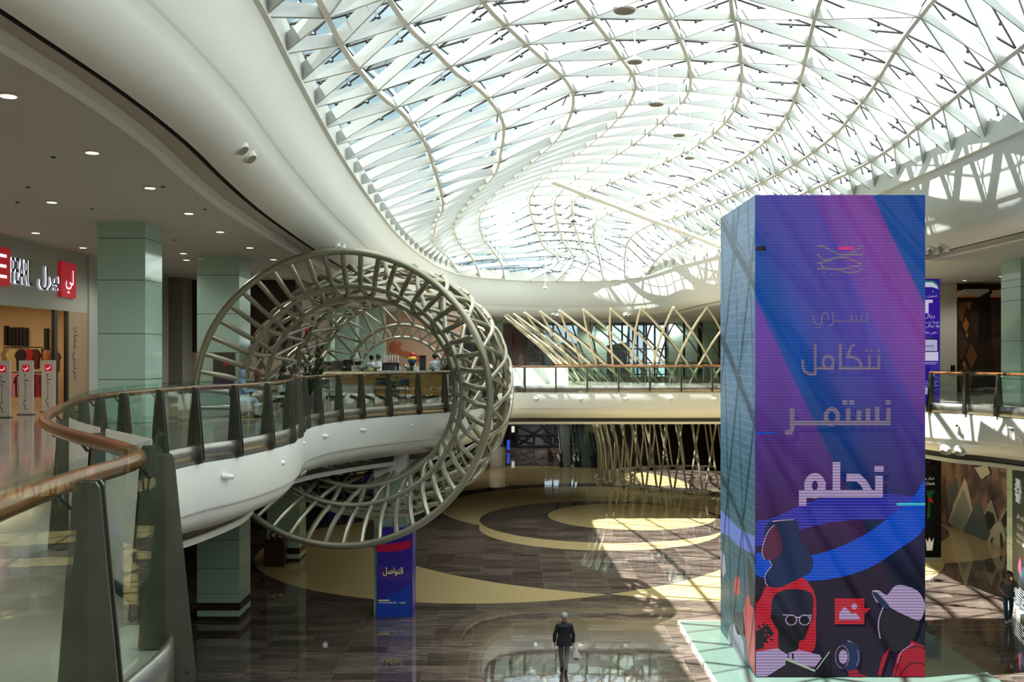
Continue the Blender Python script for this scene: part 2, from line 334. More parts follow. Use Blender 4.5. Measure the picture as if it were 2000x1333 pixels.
LINES[5] = ln([(-9, 5.2, 8.4), (8, 4.6, 8.4)], [(1286, 0, 24.2), (1307, 42, 26), (1328, 80, 28), (1343, 118, 30), (1349, 153, 32), (1343, 185, 34.5), (1300, 231, 39), (1240, 280, 44), (1170, 325, 49), (1110, 362, 54), (1083, 395, 58), (1085, 422, 61), (1098, 470, 67), (1115, 520, 73)], (75.4, 3.35, 5.65))
LINES[6] = ln([(-9, 7.0, 8.6), (8, 6.3, 8.6)], [(1427, 0, 25.2), (1444, 84, 29), (1448, 160, 33), (1435, 214, 37), (1385, 269, 42), (1310, 312, 47), (1220, 347, 52), (1150, 374, 56), (1118, 400, 60), (1120, 430, 63), (1135, 480, 69), (1148, 522, 73.5)], (75.3, 5.1, 5.65))
LINES[7] = ln([(-9, 8.8, 8.3), (8, 8.2, 8.4)], [(1603, 0, 24.2), (1590, 42, 26), (1576, 103, 28.5), (1565, 151, 31.5), (1542, 218, 35.5), (1521, 252, 38), (1470, 297, 42), (1390, 345, 47.5), (1300, 385, 53), (1215, 410, 58.5), (1165, 432, 63), (1160, 460, 67), (1170, 505, 72)], (74.8, 6.85, 5.65))
LINES[8] = ln([(-9, 10.4, 7.7), (8, 10.2, 7.9)], [(1822, 4, 24), (1765, 76, 26), (1729, 134, 28), (1698, 183, 30), (1664, 225, 32.5), (1639, 256, 34.5), (1590, 297, 37), (1520, 340, 41), (1430, 385, 47.5), (1330, 422, 54.5), (1260, 445, 61.5), (1228, 470, 66.5), (1220, 515, 71.5)], (73.8, 8.35, 5.65))
LINES[9] = ln([(-9, 11.4, 6.7), (8, 11.3, 6.9)], [(2090, 20, 20), (1973, 111, 23), (1900, 164, 25.5), (1843, 210, 27.8), (1790, 252, 30), (1746, 286, 32), (1690, 322, 34.5), (1600, 365, 39), (1500, 410, 45), (1400, 450, 51.5), (1320, 480, 59), (1290, 500, 65)], (71.5, 9.5, 5.65))
def pch(tab):
    ys = [t[0] for t in tab]; n = len(ys)
    h = [ys[i + 1] - ys[i] for i in range(n - 1)]
    def slopes(v):
        d = [(v[i + 1] - v[i]) / h[i] for i in range(n - 1)]; m = [d[0]] + [(d[i - 1] * h[i] + d[i] * h[i - 1]) / (h[i - 1] + h[i]) for i in range(1, n - 1)] + [d[-1]]
        return m
    X = [t[1] for t in tab]; Z = [t[2] for t in tab]; mx_, mz_ = slopes(X), slopes(Z)
    def ev(y):
        y = max(ys[0], min(ys[-1], y)); i = max(k for k in range(n - 1) if ys[k] <= y) if y > ys[0] else 0
        t = (y - ys[i]) / h[i]; a = 2 * t ** 3 - 3 * t * t + 1; b = t ** 3 - 2 * t * t + t; c = -2 * t ** 3 + 3 * t * t; d = t ** 3 - t * t
        return Vector((a * X[i] + b * h[i] * mx_[i] + c * X[i + 1] + d * h[i] * mx_[i + 1], y, EYE + a * Z[i] + b * h[i] * mz_[i] + c * Z[i + 1] + d * h[i] * mz_[i + 1]))
    return ev
EV = [pch(t) for t in LINES]; YE = [t[-1][0] for t in LINES]
sky = thing('ceiling_skylight', '', '', (4, 30, 14.5), kind='structure')
DEP, TH = .27, .03
def snorm(i, y):
    """surface normal of the vault at line i"""
    a = EV[max(0, i - 1)](min(y, YE[max(0, i - 1)])); b = EV[min(10, i + 1)](min(y, YE[min(10, i + 1)])); t = EV[i](min(y + .5, YE[i])) - EV[i](min(y - .5, YE[i] - .6))
    n = (b - a).cross(t)
    if n.z < 0: n = -n
    n.normalize()
    if n.z < .25: n = (n + Vector((0, 0, .4))).normalized()
    return n
def fin_strip(bm, nodes, norms, dep, th):
    """deep plate running through nodes; nodes are its lower edge"""
    for (a, na), (b, nb) in zip(zip(nodes, norms), zip(nodes[1:], norms[1:])):
        d = b - a
        if d.length < .05: continue
        sa = d.cross(na).normalized() * th; sb = d.cross(nb).normalized() * th
        v = [bm.verts.new(p) for p in (a - sa, a + sa, a + sa + na * dep, a - sa + na * dep, b - sb, b + sb, b + sb + nb * dep, b - sb + nb * dep)]
        for f in ((0, 1, 2, 3), (7, 6, 5, 4), (0, 4, 5, 1), (1, 5, 6, 2), (2, 6, 7, 3), (3, 7, 4, 0)): bm.faces.new([v[k] for k in f])
for i in range(1, 10):
    b_ = new(); ys = [-8 + .7 * k for k in range(200) if -8 + .7 * k < YE[i]] + [YE[i]]
    fin_strip(b_, [EV[i](y) for y in ys], [snorm(i, y) for y in ys], .24, .05)
    bmesh.ops.recalc_face_normals(b_, faces=b_.faces); obj('rib', b_, mat('rib_paint', (224, 224, 214), .4), sky)
S = 2.05
fins = []
def node(i, y):
    return EV[i](min(y, YE[i])), snorm(i, min(y, YE[i] - .3)), y <= YE[i] + 1.0
for sgn in (1, -1):
    for k in range(-16, 60):
        run = []
        for i in range(11):
            y = -8 + S * k + (S / 2) * i * sgn + (0 if sgn > 0 else 0)
            if y < -8.2: continue
            p, n, ok = node(i, y)
            if not ok:
                if run: run.append((p, n))
                break
            run.append((p, n))
        if len(run) > 1: fins.append(run)
sheets = []
for r in fins:
    b_ = new(); fin_strip(b_, [p for p, n in r], [n for p, n in r], DEP, TH); bmesh.ops.recalc_face_normals(b_, faces=b_.faces)
    far = min(p.y for p, n in r); sheets.append((far, b_))
sheets.sort(key=lambda t: abs(t[0] - 30))
for j, (far, b_) in enumerate(sheets):
    if j < 96: obj('fin', b_, FINM, sky)
    else:
        if j == 96: rest = new()
        me = bpy.data.meshes.new('t'); b_.to_mesh(me); rest.from_mesh(me); bpy.data.meshes.remove(me); b_.free()
if len(sheets) > 96:
    o = obj('fin', rest, FINM, sky); o['kind'] = 'stuff'
# glazing above the fins with dark gaskets and clips
GZ = DEP + .30
b_ = new(); bars = new()
def gp(i, y): 
    y = min(y, YE[i]); return EV[i](y) + snorm(i, min(y, YE[i] - .3)) * GZ
for i in range(10):
    ya = -8.0; n = 42
    for k in range(-1, n + 1):
        y0 = -8 + S * k + (S / 2) * (i % 2); y1 = y0 + S; ym = y0 + S / 2
        q = []
        for tri, own in (([(i, y0), (i, y1), (i + 1, ym)], 0), ([(i + 1, ym), (i, y1), (i + 1, ym + S)], 1)):
            pts = [gp(a, y) for a, y in tri]
            if (pts[1] - pts[0]).cross(pts[2] - pts[0]).length < .05: continue
            f = b_.faces.new([b_.verts.new(p) for p in pts])
        if y0 < YE[i] and ym < YE[i + 1] + 1.2:
            for a, c in ((gp(i, y0), gp(i + 1, ym)), (gp(i + 1, ym), gp(i, y1))):
                if (c - a).length > .3:
                    tube(bars, [a, c], .032, 4, mi=0)
                    for t in (.3, .7): ball(bars, a.lerp(c, t) - Vector((0, 0, .05)), .055, 5)
        if i and y0 < YE[i]: tube(bars, [gp(i, y0), gp(i, y1)], .025, 4)
obj('glazing', b_, ROOFGLASS, sky)
obj('glazing_bar', bars, mat('gasket', (38, 40, 42), .6), sky)
# tie beam across the far part
b_ = new(); A_, B_ = P(1078, 354, 47), P(1430, 490, 53.5); tube(b_, [A_, B_], .13, 10); obj('tie_beam', b_, WHITE2, sky, True)
# ------------------------------------------------------------------ cove round the skylight
BP = [EV[0](y) for y in [-8 + 1.5 * k for k in range(0, 51) if -8 + 1.5 * k < YE[0] - 2]]
ends = [EV[i](YE[i]) for i in range(11)]
right = [EV[10](y) for y in [YE[10] - 1.5 * k for k in range(1, 60) if YE[10] - 1.5 * k > -8.2]]
BP = crom([BP[k] for k in range(0, len(BP), 2)] + ends + [right[k] for k in range(0, len(right), 2)] + [Vector((10, -9.8, EYE + 5.7)), Vector((4, -10.4, EYE + 5.7)), Vector((-2, -9.6, EYE + 5.7))], .6, True)
BN = path_normals(BP)
BP2 = [Vector((p.x, p.y, 0)) for p in BP]
def zlow(p): return 0.0
def of(p): return (.8 + .25 * sstep(10, 24, p.y)) if p.x < 4 and p.y < 60 else 1.0
DZ = lambda p: -.42 * sstep(48, 74, p.y)
e = EYE
b_ = new(); rows = []
profC = [(-.10, e + 6.25, 0), (-.10, e + 5.62, 0), (.0, e + 5.60, 0), (.16, e + 4.9, .2), (.30, e + 4.22, 1), (.34, e + 4.18, 1), (.36, e + 4.16, 1), (.42, e + 3.92, 1), (.56, e + 3.70, 1), (.78, e + 3.52, 1), (1.02, e + 3.42, 1), (1.20, e + 3.40, 1), (1.21, e + 3.55, 1), (1.30, e + 3.55, 1), (1.31, e + 3.40, 1), (1.55, e + 3.44, 1), (1.80, e + 3.52, 1), (1.82, e + 3.36, 1), (1.98, e + 3.34, 1), (2.0, e + 3.36, 1)]
for p, n in zip(BP2, BN):
    s = of(p); rows.append([b_.verts.new((p.x + n.x * o_ * s, p.y + n.y * o_ * s, z + DZ(p) * k)) for o_, z, k in profC])
for a, c in zip(rows, rows[1:] + rows[:1]):
    for k in range(len(profC) - 1):
        f = b_.faces.new((a[k], a[k + 1], c[k + 1], c[k])); f.material_index = 1 if k in (11, 12, 13) else 2 if k in (14, 15) else 0
o = struct('trim_cove', b_, [WHITE, GRILLE, mat('cove_recess', (176, 170, 160), .6)], True)
b_ = new()
tr_ = [Vector((p.x + n.x * 1.95 * of(p), p.y + n.y * 1.95 * of(p), e + 3.35 + DZ(p))) for p, n in zip(BP2, BN)]
def cz(x, y): return e + 3.35 - .42 * sstep(48, 74, y)
fill(b_, [[(x, y, cz(x, y)) for x, y in ((-30, -16), (-30, 20), (-30, 50), (-30, 70), (-30, 97), (30, 97), (30, 70), (30, 50), (30, 20), (30, -16))], [v for i, v in enumerate(tr_) if i % 2 == 0]])
struct('ceiling_upper', b_, CEIL)
# roof deck outside the skylight so that daylight only enters through glass
b_ = new(); fill(b_, [[(x, y, e + 6.3) for x, y in ((-34, -18), (-34, 120), (34, 120), (34, -18))], [Vector((p.x + n.x * -.1, p.y + n.y * -.1, e + 6.25)) for i, (p, n) in enumerate(zip(BP2, BN)) if i % 2 == 0]])
struct('ceiling_roof_deck', b_, WHITE)
# ------------------------------------------------------------------ outer walls
b_ = new(); box(b_, (-30, -16, 0), (30, -15.6, e + 6.2)); struct('wall_back', b_, WHITE)
b_ = new(); box(b_, (-30.3, -16, 0), (-30, 118, e + 6.2)); struct('wall_left', b_, mat('dark_wall', (70, 66, 60), .6))
b_ = new(); box(b_, (30, -16, 0), (30.3, 118, e + 6.2)); struct('wall_right', b_, mat('dark_wall', (70, 66, 60), .6))
# ------------------------------------------------------------------ railings
def cum(path):
    s = [0]
    for a, b in zip(path, path[1:]): s.append(s[-1] + (b - a).length)
    return s
def railing(label, path, posts, nrm, gm=None):
    """path: open 2d polyline along the slab edge; posts: arc positions; nrm: outward-from-void normals"""
    s = cum(path); r0 = path[len(path) // 2]
    t = thing('balcony_railing', label, 'railing', (r0.x, r0.y, Z2))
    def at(v, off=0.0, z=0.0):
        v = max(0, min(s[-1] - 1e-6, v)); i = max(k for k in range(len(s) - 1) if s[k] <= v); f = (v - s[i]) / max(1e-9, s[i + 1] - s[i])
        p = path[i].lerp(path[i + 1], f); n = nrm[i].lerp(nrm[i + 1], f).normalized()
        return Vector((p.x + n.x * off, p.y + n.y * off, z)), n
    # base strip
    b = new(); q = [(p, n) for p, n in zip(path, nrm)]
    sweep(b, [p for p, n in q], [n for p, n in q], [(-.02, 7.28), (-.05, 7.27), (-.05, 6.95), (-.02, 6.94)], False); bmesh.ops.recalc_face_normals(b, faces=b.faces)
    bmesh.ops.solidify(b, geom=b.faces[:], thickness=.01); obj('base_strip', b, STEEL, t)
    b = new(); tube(b, [at(s[-1] * k / max(4, int(s[-1] / .3)), .16, Z2 + 1.10)[0] for k in range(max(4, int(s[-1] / .3)) + 1)], .05, 12); obj('handrail', b, WOOD, t, True)
    for v in posts:
        p, n = at(v); tg = Vector((-n.y, n.x, 0)); b = new()
        for side in (-.035, .035):
            c = p + tg * side - tg * .008
            out = [(-.10, 6.93), (-.155, 6.97), (-.165, 7.02), (-.045, 8.30), (-.03, 8.325), (.055, 8.325), (.07, 8.30), (.15, 7.22), (.0, 7.2), (-.02, 6.93)]
            prism(b, [c + n * o_ + Vector((0, 0, z)) for o_, z in out], tg * .016, 0)
        prism(b, [p - tg * .028 + n * o_ + Vector((0, 0, z)) for o_, z in ((-.15, 7.0), (-.04, 8.29), (.06, 8.29), (.13, 7.25))], tg * .056, 1)
        po = obj('post', b, [mat('post_steel', (112, 110, 99), .34, .85, noise=(6, .12)), BLACK], t)
        b = new()
        for dz in (7.0, 7.06): lathe(b, p + n * -.12 + Vector((0, 0, dz)) - tg * .05, [(.012, 0), (.012, .1)], 6, tg)
        obj('bolt', b, DSTEEL, po)
        b = new(); tube(b, [p + n * .05 + Vector((0, 0, 8.2)), p + n * .1 + Vector((0, 0, 8.2)), p + n * .15 + Vector((0, 0, 8.27))], .012, 6); obj('rail_bracket', b, DSTEEL, po)
    edges = [0] + list(posts) + [s[-1]]
    for a, c in zip(edges, edges[1:]):
        if c - a < .3: continue
        a2, c2 = a + .05, c - .05; k = max(1, int((c2 - a2) / .5)); b = new()
        sweep(b, [at(a2 + (c2 - a2) * j / k)[0] for j in range(k + 1)], [at(a2 + (c2 - a2) * j / k)[1] for j in range(k + 1)], [(-.006, 7.26), (-.006, 8.44), (.006, 8.44), (.006, 7.26), (-.006, 7.26)], False)
        for f in b.faces: f.smooth = False
        obj('glass_panel', b, gm or RAILGLASS, t)
    return t, at, s
def section(i0, i1):
    n = len(E)
    def near(p): return min(range(n), key=lambda k: (E[k] - Vector((p[0], p[1], 0))).length)
    a, c = near(i0), near(i1); k = a; out = []
    while True:
        out.append(k)
        if k == c: break
        k = (k + 1) % n
    return [E[k] for k in out], [EN[k] for k in out]
def arcs(path, pts):
    s = cum(path); return sorted(s[min(range(len(path)), key=lambda k: (path[k] - Vector((x, y, 0))).length)] for x, y in pts)
def spaced(path, st, off=.4):
    L_ = cum(path)[-1]; n = int((L_ - 2 * off) / st); return [off + (L_ - 2 * off) * k / n for k in range(n + 1)]
pth, pn = section((-1.45, .8), (-4.15, 9.2)); fine = crom(pth, .12); fn = path_normals(fine, False)
t_near, at_near, s_near = railing('glass and steel balustrade at lower left with wooden handrail, closest to the viewer', fine, arcs(fine, [(-1.72, 3.0), (-1.93, 4.57), (-2.0, 5.78), (-2.3, 6.35), (-3.05, 7.45), (-3.85, 8.8)]), fn, NEARGLASS)
pth, pn = section((-4.15, 9.2), (-4.99, 22.9)); fine = crom(pth, .15); fn = path_normals(fine, False)
railing('curved glass balustrade with wooden handrail in front of the clothes shop and green columns', fine, arcs(fine, [(-4.9, 10.7), (-5.45, 12.3), (-5.75, 13.9), (-5.93, 15.3), (-5.9, 16.7), (-5.73, 18.1), (-5.36, 19.3), (-5.1, 20.8), (-4.99, 22.3)]), fn)
pth, pn = section((-4.99, 22.9), (-1.1, 38)); fine = crom(pth, .15); fn = path_normals(fine, False)
railing('S-curved glass balustrade with steel fin posts in front of the cafe counter', fine, arcs(fine, [(-5.12, 23.7), (-5.38, 25.2), (-5.55, 26.7), (-5.48, 28.2), (-5.15, 29.65), (-4.66, 30.9), (-4.0, 32.15), (-3.15, 33.4), (-2.34, 34.6), (-1.6, 36)]), fn)
pth, pn = section((-1.1, 38), (.3, 53.3)); railing('glass balustrade running back behind the ring sculpture towards the bridge', pth, spaced(pth, 1.5), path_normals(pth, False))
pth, pn = section((.3, 53.3), (12.9, 53.4)); railing('straight glass balustrade along the white bridge at the far end of the hall', pth, spaced(pth, 1.49), path_normals(pth, False))
pth, pn = section((13.9, 38), (16.2, 20)); fine = crom(pth, .2); railing('glass balustrade with wooden handrail on the right balcony beside the screen tower', fine, arcs(fine, [(13.95, 36.9), (14.1, 35.9), (14.5, 34.5), (15.22, 33.25), (15.62, 31.9), (15.85, 30.4), (16, 29), (16.1, 27.5), (16.15, 26), (16.2, 24.5), (16.2, 23), (16.2, 21.5)]), path_normals(fine, False))
pth, pn = section((12.9, 53.4), (13.9, 38)); railing('glass balustrade hidden behind the screen tower on the right', pth, spaced(pth, 1.5), path_normals(pth, False))
# frosted film with writing on the near railing panels
for nm, a, c, txt in (('pink', 5.5, 6.6, None),):
    pass
def film(v0, v1, z0, z1, label, lines):
    b = new(); k = 6
    path = [at_near(v0 + (v1 - v0) * j / k, -.012)[0] for j in range(k + 1)]; nn_ = [at_near(v0 + (v1 - v0) * j / k)[1] for j in range(k + 1)]
    sweep(b, path, nn_, [(-.001, z0), (-.001, z1), (.001, z1), (.001, z0), (-.001, z0)], False)
    o = tag(obj('film_sticker', b, FROST), label, 'sticker', 'stickers on the near balustrade')
    b = new()
    for s_, f, z, h, wd in lines:
        p, n = at_near(v0 + (v1 - v0) * f, .0); tg = Vector((n.y, -n.x, 0))
        text(b, s_, p + Vector((0, 0, z)) + n * -.016, tg, (0, 0, 1), h, wd, .0)
    # readable from the void: reversed from the walkway
    m = mat('sticker_ink', (120, 112, 108), .5)
    lt = obj('lettering', b, m); lt.parent = o
    return o
sc_ = arcs(pth, [(0, 0)])
v = arcs(crom(section((-1.45, .8), (-4.15, 9.2))[0], .12), [(-2.3, 6.35), (-3.05, 7.45), (-3.85, 8.8)])
film(v[0] + .08, v[1] - .08, 7.3, 8.36, 'frosted film with faint reversed lettering on the glass under the wooden rail', [('FARMASI', .5, 8.2, .10, .75)])
film(v[1] + .08, v[2] - .06, 7.3, 8.36, 'plain pinkish frosted film on the glass panel next to the lettered one', [])
# ------------------------------------------------------------------ columns
JOINT = mat('panel_joint', (40, 52, 48), .5)
def column(x, y, w, z0, z1, joints, rot=0.0, plinth=False, m=GREEN):
    b = new(); h = w / 2; c, s = math.cos(rot), math.sin(rot); ux, uy = Vector((c, s, 0)), Vector((-s, c, 0))
    zs = [z0] + sorted(z for z in joints if z0 < z < z1) + [z1]
    for a, d in zip(zs, zs[1:]):
        obox(b, (x, y, (a + d) / 2), ux * h, uy * h, (0, 0, (d - a) / 2 - .008), 0)
    obox(b, (x, y, (z0 + z1) / 2), ux * (h - .012), uy * (h - .012), (0, 0, (z1 - z0) / 2), 1)
    if plinth:
        obox(b, (x, y, .07), ux * (h + .01), uy * (h + .01), (0, 0, .07), 2); obox(b, (x, y, .47), ux * (h + .008), uy * (h + .008), (0, 0, .13), 2)
    return struct('column', b, [m, JOINT, mat('dark_plinth', (58, 48, 42), .15)])
J2 = [EYE + z for z in (2.75, 2.15, 1.1, -.15, -1.2)]
def colpx(px0, px1, d, w, **k): column(((px0 + px1) / 2 - CX) / F * (d + w / 2) , d + w / 2, w, **k)
r1 = .0
column((255 - CX) / F * 25.6, 25.6, 1.2, Z2, EYE + 3.4, [EYE + v for v in (2.95, 1.9, .55, -.6)], r1)
column((255 - CX) / F * 25.6, 25.6, 1.2, 0, 5.2, [1.5, 2.9, 4.2], r1, True)
column((438 - CX) / F * 34.1, 34.1, 1.42, Z2, EYE + 3.4, [EYE + v for v in (2.7, 1.4, .1, -.9)], r1)
column((438 - CX) / F * 34.1, 34.1, 1.42, 0, 5.2, [.9, 1.75, 2.7, 3.7], r1, True)
column((768 - CX) / F * 34.9, 34.6, 1.12, 0, 5.6, [3.0, 3.9, 4.75], r1)
column((560 - CX) / F * 43.6, 43.6, 1.4, 0, 5.2, [.9, 1.8, 2.8, 3.9], 0, True)
for px, d, w in ((628, 57, 1.3), (677, 62, 1.35), (728, 66, 1.6)): column((px - CX) / F * d, d, w, Z2, EYE + 3.2, [EYE + v for v in (2.6, 1.5, .4, -.7)])
for px, d, w in ((971, 84, 1.0), (1143, 88, 1.4), (1173, 88, 1.0), (1318, 88, 1.25), (1348, 88, 1.1), (1385, 88, 1.3)): column((px - CX) / F * d, d, w, Z2, EYE + 2.98, [EYE + v for v in (2.2, 1.2, .2, -.8)])
column((1158 - CX) / F * 84, 84, 1.35, 0, 5.2, [1.2, 2.4, 3.6])
column((2024 - CX) / F * 34, 34.4, 1.35, Z2, EYE + 3.4, [EYE + v for v in (2.6, 2.35, 1.9, .5, -.8)])
column((2024 - CX) / F * 34 + 1.0, 36, 1.35, 0, 5.2, [1, 2, 3, 4])
# white flared capital on the column below the cafe
b = new()
for k, (w_, z) in enumerate(((.575, 4.85), (.575, 5.25), (.65, 5.55), (.85, 5.9))):
    pass
c = Vector(((768 - CX) / F * 34.9, 34.6, 0)); ws = [(.572, 4.75), (.575, 5.3), (.575, 5.6), (.66, 5.95), (.85, 6.25)]; rows = []
for w_, z in ws: rows.append([b.verts.new(c + Vector((sx_ * w_, sy * w_, z))) for sx_, sy in ((-1, -1), (1, -1), (1, 1), (-1, 1))])
for a, d in zip(rows, rows[1:]):
    for k in range(4): b.faces.new((a[k], a[(k + 1) % 4], d[(k + 1) % 4], d[k]))
struct('trim_column_capital', b, WHITE)
# ------------------------------------------------------------------ upper floor back walls
GREYW = mat('grey_wall', (150, 148, 138), .35)
def wallbox(name, a, bb, m): 
    b = new(); box(b, a, bb); return struct(name, b, m)
ZC = EYE + 3.36
# left shopfront plane at x = -14.2 (opening y 22..33)
wallbox('wall_shop_fascia', (-14.5, 14, EYE + 1.42), (-14.2, 33.3, ZC), mat('shop_fascia', (178, 180, 170), .3))
wallbox('wall_shop_pier', (-14.6, 33.3, Z2), (-14.15, 35.0, ZC), mat('shop_pier', (190, 196, 188), .12))
wallbox('wall_shop_pier_dark', (-15.3, 35.0, Z2), (-15.0, 38.6, ZC), mat('shop_glass_dark', (96, 98, 92), .06))
wallbox('wall_left_upper', (-14.6, 38.6, Z2), (-14.25, 41.3, ZC), GREYW)
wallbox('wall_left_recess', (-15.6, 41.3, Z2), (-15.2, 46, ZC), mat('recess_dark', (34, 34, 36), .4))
wallbox('wall_left_jamb', (-14.7, 42.6, Z2), (-14.1, 43.9, ZC), GREYW)
wallbox('wall_shop_back', (-21, 14, Z2), (-20.8, 35, ZC), mat('shop_warm_wall', (214, 186, 146), .5))
wallbox('wall_shop_side', (-21, 34.6, Z2), (-14.5, 34.9, ZC), mat('shop_warm_wall', (214, 186, 146), .5))
wallbox('wall_shop_near', (-21, 14, Z2), (-14.3, 14.2, ZC), mat('shop_warm_wall', (214, 186, 146), .5))
wallbox('ceiling_shop', (-21, 14.1, EYE + 1.75), (-14.5, 34.7, EYE + 1.85), mat('shop_ceiling', (220, 206, 180), .6))
# brown kiosk behind the sculpture
x0, x1 = (490 - CX) / F * 44, (589 - CX) / F * 44
wallbox('wall_kiosk_upper', (x0 - 3, 44, EYE + .12), (x1, 50, ZC), mat('kiosk_brown', (58, 34, 26), .35, noise=(1, .2)))
wallbox('wall_kiosk_lower', (x0 - 3, 44.05, Z2), (x1 - .05, 50, EYE + .12), mat('kiosk_beige', (196, 184, 162), .4))
wallbox('trim_kiosk', (x1 - .28, 43.97, EYE + .3), (x1 + .01, 44.0, ZC), mat('kiosk_side', (120, 92, 84), .4))
b = new(); box(b, (x0 - 3, 43.98, EYE + .12), (x1, 44.03, EYE + .16)); struct('trim_kiosk_edge', b, mat('copper_edge', (190, 120, 80), .3, .6))
# mural wall behind the cafe
x0, x1 = (700 - CX) / F * 68, (905 - CX) / F * 68
wallbox('wall_cafe_mural', (x0 - 4, 68, Z2), (x1, 68.3, ZC), mat('mural_pink', (190, 152, 130), .5, noise=(.5, .15)))
b = new(); r = random.Random(3)
for k in range(12): lathe(b, (r.uniform((764 - CX) / F * 68, (786 - CX) / F * 68), 67.98 - .002 * k, EYE + r.uniform(-.3, .85)), [(.0, 0), (r.uniform(.12, .24), 0.002)], 12, (0, -1, 0))
for k in range(5): lathe(b, ((795 + k * 7 - CX) / F * 68, 67.94 - .002 * k, EYE + .1 - .1 * k), [(.0, 0), (.22, 0.002)], 12, (0, -1, 0))
tag(obj('wall_picture', b, mat('mural_orange', (186, 96, 60), .5)), 'orange bubbly mural painted on the pink wall behind the cafe counter', 'mural')
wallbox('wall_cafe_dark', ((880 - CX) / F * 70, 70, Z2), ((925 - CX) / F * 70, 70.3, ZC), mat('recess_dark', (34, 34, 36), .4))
# far wall, brown mural and windows of the upper floor
YF = 90
wallbox('wall_far_brown', ((905 - CX) / F * YF, YF, Z2), ((1031 - CX) / F * YF, YF + .3, EYE + 2.9), mat('mural_brown', (82, 64, 58), .5, noise=(.6, .3)))
b = new(); r = random.Random(5)
px = [(982, 716), (984, 695), (988, 703), (991, 690), (995, 705), (998, 698), (1001, 716)]
prism(b, [P(x, y, YF - .02) for x, y in px], (0, .01, 0)); tag(obj('wall_picture', b, mat('mural_olive', (134, 138, 52), .5)), 'olive green plant shape painted low on the brown far wall', 'mural')
b = new(); prism(b, [P(x, y, YF - .02) for x, y in ((1013, 716), (1013, 700), (1016, 690), (1020, 692), (1022, 702), (1023, 716))], (0, .01, 0)); tag(obj('wall_picture', b, mat('mural_grey', (120, 108, 104), .5)), 'small grey figure painted on the brown far wall', 'mural')
b = new()
for k in range(4):
    tube(b, crom([P(998 + 3 * k, 686 - 4 * k, YF - .03), P(1002 + k, 670 - 3 * k, YF - .03), P(1000 + 2 * k, 655 - 2 * k, YF - .03)], .3), .03, 4)
tag(obj('wall_picture', b, mat('mural_red', (140, 70, 56), .5)), 'thin red brush strokes painted on the brown far wall', 'mural')
MULL = mat('window_mullion', (88, 88, 84), .4)
def window(n, xa, xb, y, za, zb, nx, nz):
    t = thing('window_%d' % n, '', '', ((xa + xb) / 2, y, za), kind='structure')
    b = new()
    for k in range(nx + 1): x = xa + (xb - xa) * k / nx; box(b, (x - .07, y - .1, za), (x + .07, y + .1, zb))
    for k in range(nz + 1): z = za + (zb - za) * k / nz; box(b, (xa, y - .08, z - .05), (xb, y + .08, z + .05))
    obj('window_frame', b, MULL, t); b = new(); box(b, (xa, y + .02, za), (xb, y + .03, zb)); obj('pane', b, glass_mat('window_glass', (.78, .84, .86), .05), t)
window(1, (1031 - CX) / F * YF, (1130 - CX) / F * YF, YF, Z2, EYE + 2.9, 4, 2)
window(2, (1130 - CX) / F * YF, (1300 - CX) / F * YF, YF, Z2, EYE + 2.9, 8, 2)
wallbox('wall_far_grey', ((1300 - CX) / F * YF, YF, Z2), (30, YF + .3, EYE + 3), mat('far_grey', (176, 182, 184), .5))
window(3, (1228 - CX) / F * 88, (1262 - CX) / F * 88, 88, Z2, EYE + 2.9, 2, 2)
wallbox('wall_far_left', (-30, YF, Z2), ((905 - CX) / F * YF, YF + .3, EYE + 3.3), mat('dark_wall', (70, 66, 60), .6))
# buildings glimpsed outside the far windows
b = new(); r = random.Random(9)
box(b, (0, 104, 0), (3.4, 106, 15), 0); 
for k in range(9):
    for q in range(3): box(b, (.3 + q * 1.0, 103.9, 7 + k * .85), (.85 + q * 1.0, 104, 7.45 + k * .85), 1)
tag(obj('tower_block', b, [mat('outside_concrete', (212, 206, 196), .7), mat('outside_window', (120, 124, 126), .4)]), 'pale tower block seen outside through the far upper windows', 'building')
b = new(); prism(b, [(1, 112, 7.5), (6, 112, 10.6), (9, 112, 9.8), (13, 112, 10.4), (13, 112, 6), (1, 112, 6)], (0, 2, 0)); tag(obj('canopy_roof', b, mat('outside_white', (228, 230, 232), .6)), 'white angular roof outside the far upper windows', 'roof')
# right side, upper floor
YR = 46
xr0, xr1, xr2 = (1826 - CX) / F * YR, (1869 - CX) / F * YR, (1985 - CX) / F * YR
wallbox('wall_right_upper', (xr0 - 4, YR, Z2), (xr1, YR + .4, ZC), mat('right_cream', (206, 202, 188), .5))
GEO = mat('geo_dark', (56, 42, 32), .4)
wallbox('wall_right_shop', (xr1, YR + .3, Z2), (xr2 + 3, YR + .6, ZC), GEO)
b = new(); r = random.Random(4); yy = YR + .28
def quad(px, mi, k=0): prism(b, [P(x, y, yy - .004 * k) for x, y in px], (0, .015, 0), mi)
quad([(1872, 590), (1890, 590), (1879, 630), (1872, 620)], 1); quad([(1886, 590), (1899, 590), (1892, 606)], 2, 1)
quad([(1886, 619), (1893, 634), (1887, 650), (1880, 636)], 2, 1); quad([(1889, 649), (1892, 655), (1889, 661), (1886, 655)], 2, 1)
quad([(1872, 640), (1893, 675), (1880, 700), (1872, 705)], 3); quad([(1897, 671), (1909, 695), (1897, 722), (1887, 696)], 1, 1)
quad([(1883, 704), (1888, 713), (1884, 722), (1879, 712)], 2, 2); quad([(1936, 660), (1970, 658), (1956, 740), (1948, 740)], 3); quad([(1945, 680), (1968, 668), (1958, 735), (1950, 735)], 4, 1)
quad([(1935, 575), (1965, 575), (1972, 640), (1937, 655)], 4); quad([(1965, 575), (1978, 575), (1978, 660), (1970, 645)], 1, 1); quad([(1910, 567), (1934, 563), (1936, 660), (1912, 672)], 5)
